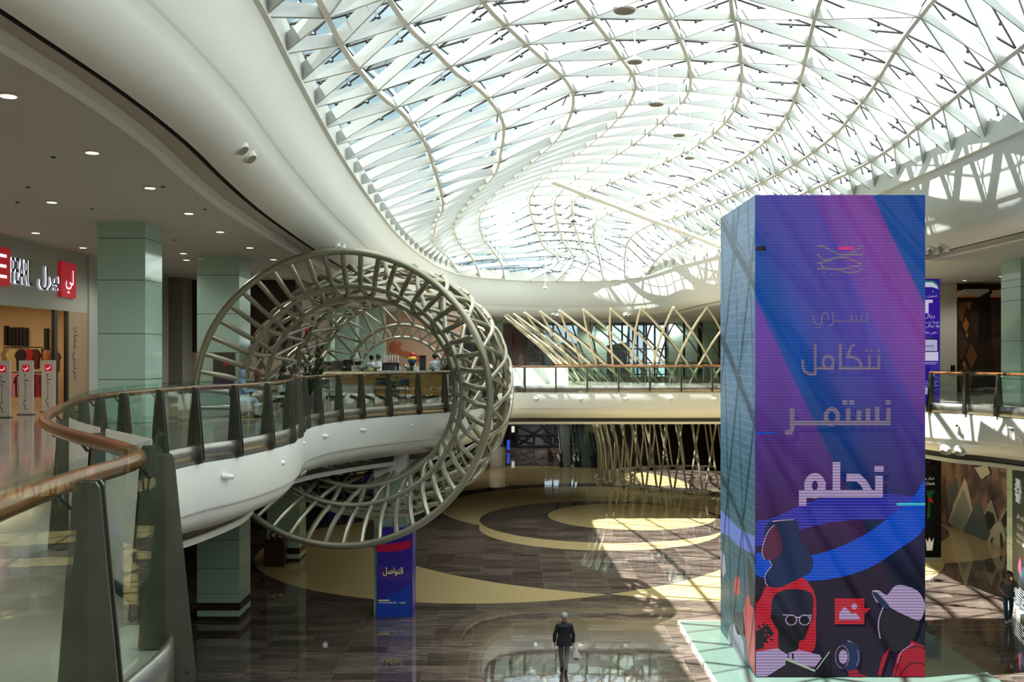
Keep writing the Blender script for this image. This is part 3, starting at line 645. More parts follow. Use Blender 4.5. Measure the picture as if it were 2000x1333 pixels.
quad([(1872, 725), (1890, 715), (1900, 745), (1880, 790)], 1, 1); quad([(1892, 612), (1911, 605), (1911, 660), (1905, 655)], 4)
tag(obj('wall_cladding', b, [GEO, mat('geo_copper', (124, 78, 46), .4), mat('geo_gold', (164, 112, 66), .35), mat('geo_mid', (84, 60, 44), .4), mat('geo_brown', (72, 54, 42), .4), mat('geo_black', (38, 30, 26), .4)]), 'copper diamonds and triangles cladding the dark shopfront on the right upper floor', 'cladding')
for k, (x, lab) in enumerate(((1893, 'small copper picture lamp above the diamonds on the dark shopfront'), (1962, 'small copper picture lamp above the dark shopfront, next to the green column'))):
    p = P(x, 578, YR - .2); t = thing('picture_lamp', lab, 'lamp', p)
    b = new(); obox(b, p + Vector((0, -.25, .1)), (.55, 0, .0), (0, .5, -.1), (0, .01, .06)); obj('lamp_shade', b, mat('lamp_white', (190, 186, 172), .4), t)
    b = new(); box(b, p + Vector((-.5, -.1, -.06)), p + Vector((.2, .15, .25))); obj('lamp_head', b, mat('lamp_copper', (92, 44, 24), .4, em=(200, 110, 50), ems=.15), t)
b = new(); box(b, (xr1 - .3, YR - .05, EYE - .9), (xr1 - .1, YR, EYE - .45)); tag(obj('wall_panel', b, BLACK), 'small black control panel on the cream wall beside the dark shopfront', 'panel')
# far glass kiosk box on the right
# ------------------------------------------------------------------ ground floor walls
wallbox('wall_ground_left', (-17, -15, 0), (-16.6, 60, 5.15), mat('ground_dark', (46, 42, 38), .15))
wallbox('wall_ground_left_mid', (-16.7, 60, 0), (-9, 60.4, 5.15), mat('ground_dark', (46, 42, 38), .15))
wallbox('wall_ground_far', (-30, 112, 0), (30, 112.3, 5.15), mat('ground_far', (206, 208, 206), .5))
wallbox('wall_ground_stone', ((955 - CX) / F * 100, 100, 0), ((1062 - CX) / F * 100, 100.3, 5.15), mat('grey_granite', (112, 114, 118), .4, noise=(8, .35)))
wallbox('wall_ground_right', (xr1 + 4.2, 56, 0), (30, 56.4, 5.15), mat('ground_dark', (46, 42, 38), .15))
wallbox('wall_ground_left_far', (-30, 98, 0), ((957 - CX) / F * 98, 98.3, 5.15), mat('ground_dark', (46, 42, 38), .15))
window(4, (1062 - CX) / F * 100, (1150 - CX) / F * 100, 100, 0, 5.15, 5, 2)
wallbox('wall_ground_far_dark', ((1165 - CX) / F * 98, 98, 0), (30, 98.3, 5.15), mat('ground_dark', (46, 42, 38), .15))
b = new(); box(b, ((985 - CX) / F * 61, 61, Z2), ((1110 - CX) / F * 61, 61.15, Z2 + 1.0)); tag(obj('sunlit_floor_panel', b, mat('sunlit_white', (222, 226, 224), .4)), 'white low panel standing for sunlit floor behind the glass balustrade at the left end of the bridge', 'sunlit_floor_panel')  # white box added to stand for the sunlit floor seen through the glass
# ------------------------------------------------------------------ ring sculpture
RG = {'r1': (669, 779, 288, 29), 'r2': (688, 773, 215, 30.3), 'r3': (704, 766, 186, 31.6), 'a1': (742, 748, 170, 35), 'a2': (768, 736, 142, 38.5), 'b': (787, 745, 110, 42), 'c': (785, 748, 89, 44),
      'o0': (704, 768, 226, 31.2), 'o1': (746, 762, 243, 32.8), 'o2': (770, 757, 222, 34.4), 'o3': (783, 754, 203, 36), 'o4': (792, 751, 178, 38)}
def rp_(k, th, dr=0.0):
    if isinstance(k, str): x, y, R, d = RG[k]
    else: x, y, R, d = k
    c = P(x, y, d); r = R * d / F + dr
    return Vector((c.x + r * math.cos(th), d, c.z + r * math.sin(th)))
scu = thing('ring_sculpture', 'giant champagne-coloured tube sculpture of spoked rings forming a tunnel through the cafe balcony', 'sculpture', (-5, 30, 3.4))
def ring(k, r, name):
    b = new(); tube(b, [rp_(k, 2 * math.pi * i / 96) for i in range(96)], r, 10, True); return obj(name, b, CHAMP, scu, True)
ring('r1', .105, 'front_ring')
for k, r in (('r2', .09), ('r3', .09), ('a1', .075), ('a2', .075), ('b', .075), ('c', .07)): ring(k, r, 'tunnel_ring')
for k in ('o1', 'o2', 'o3', 'o4'): ring(k, .075, 'shell_ring')
NS = 50; D_ = 2 * math.pi / NS
for i in range(NS):
    th = D_ * (i + .5); mid = D_ * (2 * (i // 2) + 1); s_ = -1 if i % 2 == 0 else 1
    pts = [rp_('r1', th), rp_((674, 777, 262, 29.25), th + .010), rp_((681, 775, 236, 29.7), th + .03), rp_('r2', th + .05, .07), rp_((697, 770, 199, 31.0), mid + .07 + s_ * .045), rp_('r3', mid + .09 + s_ * .012, .06), rp_((708, 764, 186, 32.2), mid + .1)]
    b = new(); tube(b, crom(pts, .18), .078, 8); obj('spoke', b, CHAMP, scu, True)
NL = 24
def mixring(t):
    ks = ['r2', 'o0', 'o1', 'o2', 'o3', 'o4', 'a2']; f = t * (len(ks) - 1); i = min(len(ks) - 2, int(f)); u = f - i
    return tuple(a + (c - a) * u for a, c in zip(RG[ks[i]], RG[ks[i + 1]]))
for sgn in (1, -1):
    for i in range(NL):
        th = 2 * math.pi * (i + (.25 if sgn > 0 else .75)) / NL
        pts = []
        for j in range(17):
            t = j / 16; pts.append(rp_(mixring(t), th + sgn * (1.35 * t), .10 * math.sin(math.pi * min(1, t * 1.3)) + sgn * .06))
        b = new(); tube(b, crom(pts, .35), .068, 7); obj('shell_bar', b, CHAMP, scu, True)
cnt = 0; rest = new()
for (k0, k1), n in ((('r3', 'a1'), 25), (('a1', 'a2'), 25), (('a2', 'b'), 25), (('b', 'c'), 30)):
    for i in range(n):
        t0 = 2 * math.pi * i / n; ph = math.pi / n
        for sg in (-1, 1):
            a, c = rp_(k0, t0), rp_(k1, t0 + sg * ph)
            if max(a.z, c.z) < 7.1 and k0 not in ('r3',): continue
            if cnt < 98: b = new(); tube(b, [a, c], .062, 7); obj('tunnel_bar', b, CHAMP, scu, True); cnt += 1
            else: tube(rest, [a, c], .058, 7)
o = obj('tunnel_bar', rest, CHAMP, scu, True); o['kind'] = 'stuff'
# ------------------------------------------------------------------ lattice funnel behind the bridge
FCH = mat('funnel_metal', (178, 172, 146), .38, .4)
fun = thing('lattice_funnel', 'flared pale gold funnel of crossing curved bars rising from the floor behind the white bridge', 'sculpture', (13.5, 71, 0))
def tw(z):
    T = [(0, 2.93), (5, 2.25), (7.2, 1.7), (11.7, 0)]
    for (a, x), (c, y) in zip(T, T[1:]):
        if z <= c: return x + (y - x) * (z - a) / (c - a)
    return 0
NP = 46; DA = 2 * math.pi / NP; ZT = 11.7
for i in range(NP):
    th = DA * (i + .3)
    a = math.degrees(th) % 360
    if 0 <= a <= 75 or a > 300: continue
    for sg in (-1, 1):
        pts = []
        for j in range(19):
            z = ZT * (1 - j / 18); t = 1 - z / ZT; an = th + sg * DA * tw(z); r = fr(z)
            pts.append((FC.x + r * math.cos(an), FC.y + r * math.sin(an), max(z, .18)))
        b = new(); tube(b, pts, .07, 7); obj('lattice_bar', b, FCH, fun, True)
b = new(); tube(b, [(FC.x + 7.35 * math.cos(math.radians(a)), FC.y + 7.35 * math.sin(math.radians(a)), .2) for a in range(70, 302, 6)], .09, 8); obj('base_ring', b, FCH, fun, True)
for a in range(80, 300, 12):
    an = math.radians(a); c = Vector((FC.x + 7.35 * math.cos(an), FC.y + 7.35 * math.sin(an), .1)); b = new(); obox(b, c, (math.cos(an) * .25, math.sin(an) * .25, 0), (-math.sin(an) * .35, math.cos(an) * .35, 0), (0, 0, .1)); obj('foot', b, mat('foot_pale', (196, 188, 164), .5), fun)
# guard glass and rail round the opening
b = new(); tube(b, [(FC.x + 10.4 * math.cos(math.radians(a)), FC.y + 10.4 * math.sin(math.radians(a)), 8.3) for a in range(60, 305, 5)], .04, 8)
gr = thing('guard_rail', 'curved glass guard with thin wooden rail round the opening under the lattice funnel', 'railing', (3, 71, Z2)); obj('handrail', b, WOOD, gr, True)
b = new(); pr = [Vector((FC.x + 10.4 * math.cos(math.radians(a)), FC.y + 10.4 * math.sin(math.radians(a)), 0)) for a in range(60, 305, 5)]
sweep(b, pr, [Vector((0, 0, 0))] * len(pr), [(0, 7.2), (0, 8.3)], False); obj('glass_panel', b, RAILGLASS, gr)
b = new()
for a in range(60, 305, 10): tube(b, [(FC.x + 10.4 * math.cos(math.radians(a)), FC.y + 10.4 * math.sin(math.radians(a)), z) for z in (7.2, 8.3)], .03, 6)
obj('post', b, STEEL, gr)
# ------------------------------------------------------------------ screen tower
YT, YB = 27.2, 31.75
TX0, TX1 = (1475.5 - CX) / F * YT, (1807 - CX) / F * YT
TZ0, TZ1 = .12, EYE + (CY - 381) / F * YT
tower = thing('screen_tower', 'tall square advertising tower with glowing purple and blue screen standing on a glass plinth', 'tower', ((TX0 + TX1) / 2, (YT + YB) / 2, .12))
b = new(); box(b, (TX0 + .01, YT + .06, TZ0), (TX1 - .01, YB, TZ1 - .01)); obj('body', b, mat('tower_black', (24, 24, 30), .5), tower)
def screen_material():
    m = bpy.data.materials.new('front_screen_picture'); m.use_nodes = True; nn = m.node_tree.nodes; ll = m.node_tree.links; b = nn['Principled BSDF']
    b.inputs['Base Color'].default_value = (.012, .012, .018, 1); b.inputs['Roughness'].default_value = .6; b.inputs['Specular IOR Level'].default_value = .05
    def mth(op, a, c=None, d=None):
        n = nn.new('ShaderNodeMath'); n.operation = op
        for i, v in enumerate((a, c, d)):
            if v is None: continue
            if isinstance(v, (int, float)): n.inputs[i].default_value = v
            else: ll.new(v, n.inputs[i])
        return n.outputs[0]
    tc = nn.new('ShaderNodeTexCoord'); sp = nn.new('ShaderNodeSeparateXYZ'); ll.new(tc.outputs['Object'], sp.inputs[0])
    X, Z = sp.outputs['X'], sp.outputs['Z']        # metres from the middle of the tower foot
    # picture column u (0..1 across, slanted with the bands) and row v (0 top .. 1 bottom)
    W_, H_ = TX1 - TX0, TZ1 - TZ0
    u0 = mth('MULTIPLY_ADD', X, 1 / W_, .5); v = mth('MULTIPLY_ADD', Z, -1 / H_, 1.0)
    u = mth('MULTIPLY_ADD', v, -950 / 331.5 / 2.12, u0)
    ur = mth('MULTIPLY_ADD', u, 1 / 2.6, 1.5 / 2.6)
    def up(px): return ((px - 1475.5) / 331.5 + 1.5) / 2.6
    r = nn.new('ShaderNodeValToRGB'); ll.new(ur, r.inputs[0]); e = r.color_ramp.elements
    st = [(0, (88, 56, 150)), (up(1372), (104, 62, 160)), (up(1378.5), (104, 62, 160)), (up(1379.5), (4, 74, 156)), (up(1425), (14, 72, 156)), (up(1458), (62, 70, 158)), (up(1540), (80, 66, 160)), (up(1584), (84, 70, 164)), (up(1588), (106, 66, 160)), (up(1660), (126, 66, 156)), (up(1702), (120, 62, 150)), (up(1703.5), (20, 74, 150)), (1, (12, 66, 146))]
    e[0].position = st[0][0]; e[0].color = lin(st[0][1]) + (1,); e[1].position = 1; e[1].color = lin(st[-1][1]) + (1,)
    for p, c in st[1:-1]: q = e.new(p); q.color = lin(c) + (1,)
    dk = nn.new('ShaderNodeValToRGB'); ll.new(v, dk.inputs[0]); d = dk.color_ramp.elements
    d[0].position = .30; d[0].color = (1, 1, 1, 1); d[1].position = .80; d[1].color = (.06, .03, .03, 1)
    q = d.new(.47); q.color = (.62, .62, .66, 1); q = d.new(.60); q.color = (.42, .28, .36, 1); q = d.new(.68); q.color = (.28, .14, .16, 1)
    mu = nn.new('ShaderNodeMix'); mu.data_type = 'RGBA'; mu.blend_type = 'MULTIPLY'; mu.inputs[0].default_value = 1; ll.new(r.outputs[0], mu.inputs[6]); ll.new(dk.outputs[0], mu.inputs[7])
    nz = nn.new('ShaderNodeTexNoise'); mp = nn.new('ShaderNodeMapping'); mp.inputs['Rotation'].default_value = (0, math.radians(-25), 0); mp.inputs['Scale'].default_value = (2.2, 1, .12); ll.new(tc.outputs['Object'], mp.inputs[0]); ll.new(mp.outputs[0], nz.inputs['Vector']); nz.inputs['Scale'].default_value = 1.0
    st2 = mth('MULTIPLY_ADD', nz.outputs[0], .4, .8)
    sl = mth('SINE', mth('MULTIPLY', Z, 2 * math.pi / .080)); line = mth('MULTIPLY_ADD', sl, .16, .84)
    fac = mth('MULTIPLY', line, st2)
    m2 = nn.new('ShaderNodeMix'); m2.data_type = 'RGBA'; m2.blend_type = 'MULTIPLY'; m2.inputs[0].default_value = 1; ll.new(mu.outputs[2], m2.inputs[6])
    cb = nn.new('ShaderNodeCombineXYZ')
    for k in range(3): ll.new(fac, cb.inputs[k])
    ll.new(cb.outputs[0], m2.inputs[7]); ll.new(m2.outputs[2], b.inputs['Emission Color']); b.inputs['Emission Strength'].default_value = .92 / 2 ** EXPO
    return m
def led(name, c, stripe=.22):
    """screen colour with the dark rows of a LED wall"""
    if name in _m: return _m[name]
    m = bpy.data.materials.new(name); m.use_nodes = True; nn = m.node_tree.nodes; ll = m.node_tree.links; b = nn['Principled BSDF']
    b.inputs['Base Color'].default_value = (.012, .012, .016, 1); b.inputs['Roughness'].default_value = .6; b.inputs['Specular IOR Level'].default_value = .05; b.inputs['Emission Color'].default_value = lin(c) + (1,)
    tc = nn.new('ShaderNodeTexCoord'); sp = nn.new('ShaderNodeSeparateXYZ'); ll.new(tc.outputs['Object'], sp.inputs[0])
    a = nn.new('ShaderNodeMath'); a.operation = 'MULTIPLY'; a.inputs[1].default_value = 2 * math.pi / .080; ll.new(sp.outputs['Z'], a.inputs[0])
    s = nn.new('ShaderNodeMath'); s.operation = 'SINE'; ll.new(a.outputs[0], s.inputs[0])
    f = nn.new('ShaderNodeMath'); f.operation = 'MULTIPLY_ADD'; f.inputs[1].default_value = stripe / 2 ** EXPO; f.inputs[2].default_value = (.80 - stripe) / 2 ** EXPO; ll.new(s.outputs[0], f.inputs[0]); ll.new(f.outputs[0], b.inputs['Emission Strength'])
    _m[name] = m; return m
LIL = led('screen_lilac', (186, 164, 208)); GRY = led('screen_grey', (136, 120, 150)); NAVY = led('screen_navy', (20, 40, 78), .1); MAR = led('screen_maroon', (88, 34, 66), .12); RED = led('screen_red', (206, 30, 50)); BLK = led('screen_black', (20, 16, 20), .05); BLU = led('screen_blue', (0, 84, 220)); IND = led('screen_indigo', (62, 62, 196), .3); CYA = led('screen_cyan', (60, 200, 210), .1); HAIR = led('screen_hair', (26, 28, 50), .1); PNK = led('screen_pink', (230, 50, 140), .1); DRED = led('screen_dark_red', (168, 10, 34), .1); PAL = led('screen_pale_green', (170, 190, 160), .1)
MATS = [screen_material(), LIL, GRY, NAVY, MAR, RED, BLK, BLU, IND, CYA, HAIR, PNK, DRED, PAL]
LI, GR, NA, MA, RE, BL, BU, IN, CYN, HA, PK, DR, PA = range(1, 14)
fs = new(); box(fs, (TX0, YT, TZ0), (TX1, YT + .06, TZ1), 0)
lay = [0]
def SP(x, y, k): return Vector(((x - CX) / F * YT, YT - .0004 * k, EYE - (y - CY) / F * YT))
class Tr:
    def __init__(s, ox, oy, k): s.ox, s.oy, s.k = ox, oy, k
    def pt(s, p): return (s.ox + p[0] * s.k, s.oy + p[1] * s.k)
def clipx(p): return (max(1476.0, min(1806.5, p[0])), min(1322.0, p[1]))
def poly(tr, pts, mi, smooth=True, step=6):
    lay[0] += 1; pp = [clipx(tr.pt(p)) for p in pts]
    if smooth:
        pp = [clipx((v.x, v.y)) for v in crom([(x, y, 0) for x, y in pp], step, True)]
    q = []
    for p in pp:
        if not q or (abs(p[0] - q[-1][0]) + abs(p[1] - q[-1][1])) > .05: q.append(p)
    n0 = set(fs.faces); vs_ = [fs.verts.new(SP(x, y, lay[0])) for x, y in q]
    ed = [fs.edges.new((vs_[i], vs_[(i + 1) % len(vs_)])) for i in range(len(vs_))]
    r_ = bmesh.ops.triangle_fill(fs, use_beauty=True, use_dissolve=False, edges=ed, normal=(0, -1, 0))
    for f in r_['geom']:
        if isinstance(f, bmesh.types.BMFace): f.material_index = mi
def stroke(tr, pts, wd, mi, smooth=False, newlay=True):
    """flat line of width wd (in the tracing's units)"""
    if newlay: lay[0] += 1
    pp = [tr.pt(p) for p in pts]; h = wd * tr.k / 2
    if smooth: pp = [(v.x, v.y) for v in crom([(x, y, 0) for x, y in pp], 3)]
    vv = [Vector((x, y, 0)) for x, y in pp]; n = len(vv); Lf, Rt = [], []
    for i in range(n):
        a = vv[max(0, i - 1)]; c = vv[min(n - 1, i + 1)]; t1 = (vv[i] - a); t2 = (c - vv[i])
        if t1.length < 1e-6: t1 = t2
        if t2.length < 1e-6: t2 = t1
        t1.normalize(); t2.normalize(); t = (t1 + t2)
        if t.length < 1e-6: t = t1
        t.normalize(); nn_ = Vector((-t.y, t.x, 0)); co = max(.5, nn_.dot(Vector((-t1.y, t1.x, 0)))); p = vv[i]
        if i == 0: p = p - t2 * h
        if i == n - 1: p = p + t1 * h
        Lf.append(p + nn_ * h / co); Rt.append(p - nn_ * h / co)
    A = [fs.verts.new(SP(*clipx((p.x, p.y)), lay[0])) for p in Lf]; B = [fs.verts.new(SP(*clipx((p.x, p.y)), lay[0])) for p in Rt]
    for i in range(n - 1):
        f = fs.faces.new((A[i], A[i + 1], B[i + 1], B[i])); f.material_index = mi
def ell(c, rx, ry, n=20, a0=0, a1=360): return [(c[0] + rx * math.cos(math.radians(a0 + (a1 - a0) * k / n)), c[1] + ry * math.sin(math.radians(a0 + (a1 - a0) * k / n))) for k in range(n + (0 if a1 - a0 == 360 else 1))]
T7 = Tr(1390, 850, 440 / 1214)
poly(T7, [(238, 472), (330, 448), (470, 385), (600, 340), (740, 324), (900, 318), (1040, 326), (1100, 340), (1040, 390), (940, 452), (800, 458), (660, 470), (520, 500), (400, 540), (238, 600)], IN)
poly(T7, [(1158, 252), (1090, 330), (960, 440), (820, 540), (650, 618), (500, 650), (238, 640), (238, 752), (400, 788), (550, 786), (700, 766), (850, 716), (1000, 622), (1158, 492)], BU)
poly(T7, [(238, 880), (262, 880), (300, 812), (400, 806), (480, 768), (530, 810), (560, 880), (562, 1000), (545, 1166), (400, 1160), (238, 1175)], RE)
poly(T7, [(284, 525), (300, 480), (330, 460), (430, 453), (465, 475), (475, 560), (520, 622), (548, 680), (530, 742), (480, 770), (420, 800), (360, 824), (300, 812), (286, 775), (300, 732), (324, 712), (308, 680), (275, 660), (270, 610), (284, 560)], NA)
poly(T7, [(335, 487), (362, 525), (380, 585), (374, 640), (330, 674), (282, 665), (272, 620), (290, 550)], MA)
stroke(T7, [(337, 486), (305, 520), (284, 570), (272, 620), (276, 655), (284, 668)], 5, LI, True); stroke(T7, [(310, 676), (322, 705), (300, 735), (287, 760), (289, 795), (300, 812)], 5, LI, True); stroke(T7, [(330, 466), (380, 460), (440, 457)], 6, LI, True)
poly(T7, [(238, 790), (262, 790), (262, 880), (246, 905), (238, 905)], BL, False)
poly(T7, [(238, 1060), (300, 1020), (336, 1072), (300, 1100), (282, 1120), (280, 1150), (238, 1160)], BL, False)
for c_ in ((278, 1022), (312, 1052), (296, 1116), (322, 1104), (255, 1034)): poly(T7, ell(c_, 8, 8, 10), BL, False)
for c_ in ((292, 1056), (288, 1080), (306, 1080)): poly(T7, ell(c_, 5, 5, 10), RE, False)
poly(T7, [(330, 960), (336, 1020), (358, 1060), (360, 1150), (410, 1175), (466, 1152), (470, 1115), (500, 1098), (525, 1030), (534, 960)], BL)
poly(T7, [(322, 935), (326, 890), (352, 852), (420, 832), (500, 838), (542, 862), (546, 930), (530, 976), (430, 966), (332, 976)], HA)
poly(T7, [(238, 1170), (355, 1150), (402, 1180), (470, 1158), (582, 1186), (592, 1205), (556, 1252), (440, 1240), (380, 1250), (296, 1325), (238, 1325)], LI, False)
poly(T7, [(400, 1204), (396, 1240), (300, 1328), (640, 1328), (640, 1290), (632, 1170), (566, 1262), (545, 1270)], BL, False)
stroke(T7, [(404, 1210), (552, 1270)], 12, PA); stroke(T7, [(566, 1262), (632, 1172)], 6, PA)
stroke(T7, [(412, 1180), (412, 1202)], 6, BL); stroke(T7, [(436, 1182), (438, 1204)], 10, BL)
for cx_ in (428, 500): stroke(T7, ell((cx_, 998), 29, 27, 20, 0, 360) + [(cx_ + 29, 998)], 6, LI)
stroke(T7, [(386, 970), (440, 974), (464, 986), (486, 974), (536, 972), (532, 996)], 6, LI)
poly(T7, [(662, 880), (822, 880), (822, 935), (856, 934), (822, 968), (822, 1020), (662, 1020)], RE, False)
poly(T7, [(687, 960), (715, 925), (757, 967), (772, 957), (797, 985), (797, 996), (687, 996)], LI, False); poly(T7, ell((768, 924), 15, 16, 16), LI, False)
poly(T7, ell((745, 1195), 58, 82, 24), NA, False); poly(T7, ell((706, 1196), 32, 58, 24), BL, False); poly(T7, ell((708, 1196), 24, 38, 24), LI, False)
stroke(T7, ell((706, 1196), 40, 62, 14, 90, 270), 3, LI); stroke(T7, ell((700, 1196), 38, 60, 10, -80, 60), 3, LI); stroke(T7, ell((745, 1195), 46, 70, 10, -30, 40), 3, LI); stroke(T7, [(732, 1110), (756, 1118)], 4, LI)
poly(T7, [(734, 1272), (786, 1264), (792, 1286), (842, 1312), (842, 1326), (738, 1326)], DR, False); stroke(T7, [(736, 1292), (790, 1282)], 4, BL)
poly(T7, [(922, 925), (960, 928), (1050, 970), (1118, 1000), (1080, 1110), (1000, 1170), (940, 1150), (905, 1095), (900, 990)], BL)
poly(T7, [(1075, 1108), (1140, 1136), (1162, 1160), (1162, 1328), (985, 1328), (970, 1310), (1002, 1180), (1060, 1142)], DR, False)
poly(T7, [(960, 1145), (918, 1195), (893, 1290), (908, 1312), (940, 1205)], DR, False)
stroke(T7, [(1062, 1150), (1110, 1140), (1158, 1158)], 5, BL, True); stroke(T7, [(1010, 1300), (1060, 1240), (1110, 1228), (1160, 1242)], 6, BL, True); stroke(T7, [(985, 1325), (1020, 1190)], 5, BL); stroke(T7, [(1080, 1128), (1020, 1170), (1000, 1230)], 5, LI, True)
poly(T7, [(862, 848), (880, 835), (908, 842), (944, 862), (985, 815), (1040, 812), (1110, 842), (1145, 900), (1146, 938), (1120, 998), (1050, 976), (960, 930), (915, 895), (890, 905)], LI)
poly(T7, [(864, 852), (885, 848), (920, 880), (958, 928), (925, 936), (905, 912)], NA)
stroke(T7, [(922, 930), (902, 985), (897, 1040), (906, 1094)], 7, LI, True)
stroke(T7, [(1002, 373), (1142, 373)], 14, CYN); stroke(T7, [(624, 1320), (698, 1320)], 9, CYN); stroke(Tr(0, 0, 1), [(1474, 486), (1491, 486)], 9, BL); stroke(Tr(0, 0, 1), [(1476, 846), (1512, 846)], 3, BU)
# the four words and the emblem
T1 = Tr(1530, 460, .18); T2 = Tr(1510, 680, .24)
lay[0] += 1
for p in ([(905, 850), (905, 930), (537, 930)], [(735, 870), (735, 930)], [(790, 860), (790, 930)], [(845, 850), (845, 930)], [(537, 840), (537, 955), (525, 975), (500, 980)], [(485, 920), (485, 870), (465, 845), (430, 845), (415, 870), (415, 965), (360, 965), (330, 940), (320, 870)]): stroke(T1, p, 13, GR)
for c_ in ((897, 797), (358, 996), (388, 996)): poly(T1, ell(c_, 8, 8, 10), GR, False)
for p in ([(857, 72), (857, 165), (544, 165), (544, -24)], [(780, 72), (780, 165)], [(712, 165), (712, 130), (690, 92), (655, 78), (604, 72), (630, -8), (652, -22)], ell((445, 117), 42, 52, 24) + [(487, 117)], [(480, 165), (340, 165)], [(340, -25), (340, 212), (290, 212), (252, 190), (238, 150), (238, 108)]): stroke(T2, p, 22, GR)
for c_ in ((757, 20), (797, 20), (855, 20)): poly(T2, ell(c_, 12, 12, 12), GR, False)
for p in ([(935, 505), (935, 611), (150, 611)], [(843, 500), (843, 611)], [(768, 510), (768, 611)], [(695, 525), (695, 611)], [(608, 510), (608, 611)], ell((475, 560), 48, 62, 24) + [(523, 560)], [(152, 510), (152, 660), (136, 688), (112, 690)]): stroke(T2, p, 37, GR)
for c_ in ((932, 443), (580, 443), (635, 443)): stroke(T2, [(c_[0] - 2, c_[1]), (c_[0] + 2, c_[1])], 36, GR)
for p in ([(858, 1070), (858, 1186), (300, 1186)], [(625, 1055), (690, 1057), (735, 1100), (775, 1170)], [(512, 960), (512, 1186)], ell((337, 1120), 56, 72, 24) + [(393, 1120)], [(300, 1188), (237, 1188), (237, 1255)]): stroke(T2, p, 62, LI)
stroke(T2, [(844, 983), (872, 983)], 46, LI)
for p in ([(372, 120), (430, 125), (540, 180), (620, 208), (848, 210)], [(848, 115), (780, 170), (700, 205)], [(372, 212), (440, 265), (600, 240), (700, 250), (838, 315)], [(372, 300), (440, 290), (560, 250)], [(402, 310), (450, 355), (620, 365), (810, 330), (845, 310)], [(372, 365), (460, 360), (600, 380), (720, 410), (848, 375)]): stroke(T1, p, 20, GR, True)
stroke(T1, [(610, 140), (746, 140)], 32, PK)
for c_ in ((440, 404), (835, 260), (672, 104)): poly(T1, ell(c_, 12, 9, 10), GR, False)
obj('front_screen', fs, MATS, tower)
# left side screen: blue-grey panels, sheet reflections painted in as faint pale grid lines
def side_material():
    m = bpy.data.materials.new('side_screen_panels'); m.use_nodes = True; nn = m.node_tree.nodes; ll = m.node_tree.links; b = nn['Principled BSDF']
    tc = nn.new('ShaderNodeTexCoord'); mp = nn.new('ShaderNodeMapping'); mp.inputs['Rotation'].default_value = (0, 0, 0); ll.new(tc.outputs['Object'], mp.inputs[0])
    sp = nn.new('ShaderNodeSeparateXYZ'); ll.new(mp.outputs[0], sp.inputs[0]); cb = nn.new('ShaderNodeCombineXYZ'); ll.new(sp.outputs['Y'], cb.inputs[0]); ll.new(sp.outputs['Z'], cb.inputs[1])
    br = nn.new('ShaderNodeTexBrick'); ll.new(cb.outputs[0], br.inputs['Vector']); br.inputs['Scale'].default_value = 1; br.inputs['Brick Width'].default_value = .5; br.inputs['Row Height'].default_value = .21; br.inputs['Mortar Size'].default_value = .005; br.inputs['Bias'].default_value = 0
    for k, c in (('Color1', (70, 100, 128)), ('Color2', (58, 88, 116)), ('Mortar', (118, 146, 164))): br.inputs[k].default_value = lin(c) + (1,)
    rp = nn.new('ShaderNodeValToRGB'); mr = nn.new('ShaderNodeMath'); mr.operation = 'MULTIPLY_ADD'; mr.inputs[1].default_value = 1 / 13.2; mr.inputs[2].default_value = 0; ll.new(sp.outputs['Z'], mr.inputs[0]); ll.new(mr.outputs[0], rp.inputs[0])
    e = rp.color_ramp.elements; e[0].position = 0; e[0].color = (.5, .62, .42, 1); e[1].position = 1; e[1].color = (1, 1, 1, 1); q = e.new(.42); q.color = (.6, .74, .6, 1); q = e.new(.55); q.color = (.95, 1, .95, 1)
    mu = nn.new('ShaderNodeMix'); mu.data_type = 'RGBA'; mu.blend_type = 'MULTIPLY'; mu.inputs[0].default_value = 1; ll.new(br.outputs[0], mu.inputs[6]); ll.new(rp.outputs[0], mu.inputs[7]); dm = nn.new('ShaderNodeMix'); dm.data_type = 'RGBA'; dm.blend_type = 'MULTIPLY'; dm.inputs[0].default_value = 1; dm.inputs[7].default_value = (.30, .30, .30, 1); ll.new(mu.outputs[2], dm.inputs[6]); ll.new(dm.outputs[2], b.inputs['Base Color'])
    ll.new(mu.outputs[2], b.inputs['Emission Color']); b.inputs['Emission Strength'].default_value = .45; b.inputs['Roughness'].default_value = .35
    return m
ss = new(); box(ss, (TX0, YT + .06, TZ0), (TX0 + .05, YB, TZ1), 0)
def sidepoly(pts, mi, k=1):
    out = []
    for x, y in pts:
        d = F * TX0 / (x - CX); d = max(YT + .07, min(YB - .01, d)); out.append(Vector((TX0 - .002 * k, d, max(TZ0, EYE - (y - CY) / F * d))))
    prism(ss, out, (.001, 0, 0), mi)
T3 = Tr(1390, 980, 230 / 869)
def t3(l): return [T3.pt(p) for p in l]
sidepoly(t3([(46, 60), (46, 230), (120, 250), (200, 330), (326, 400), (326, 260), (200, 200), (120, 120)]), 1)
sidepoly(t3([(48, 400), (70, 358), (95, 400), (105, 520), (85, 560), (60, 480), (48, 500)]), 2); sidepoly(t3([(165, 680), (170, 570), (190, 545), (208, 580), (208, 690)]), 3); sidepoly(t3([(235, 800), (262, 690), (300, 740), (320, 800), (320, 1280), (260, 1150), (255, 1000), (235, 980)]), 3)
sidepoly(t3([(120, 1060), (125, 940), (160, 895), (200, 960), (235, 1040), (245, 1200), (180, 1130)]), 2); sidepoly(t3([(160, 880), (175, 820), (235, 820), (250, 1000), (190, 980)]), 4); sidepoly(t3([(260, 420), (285, 440), (320, 640), (322, 800), (285, 760), (270, 600)]), 4, 2)
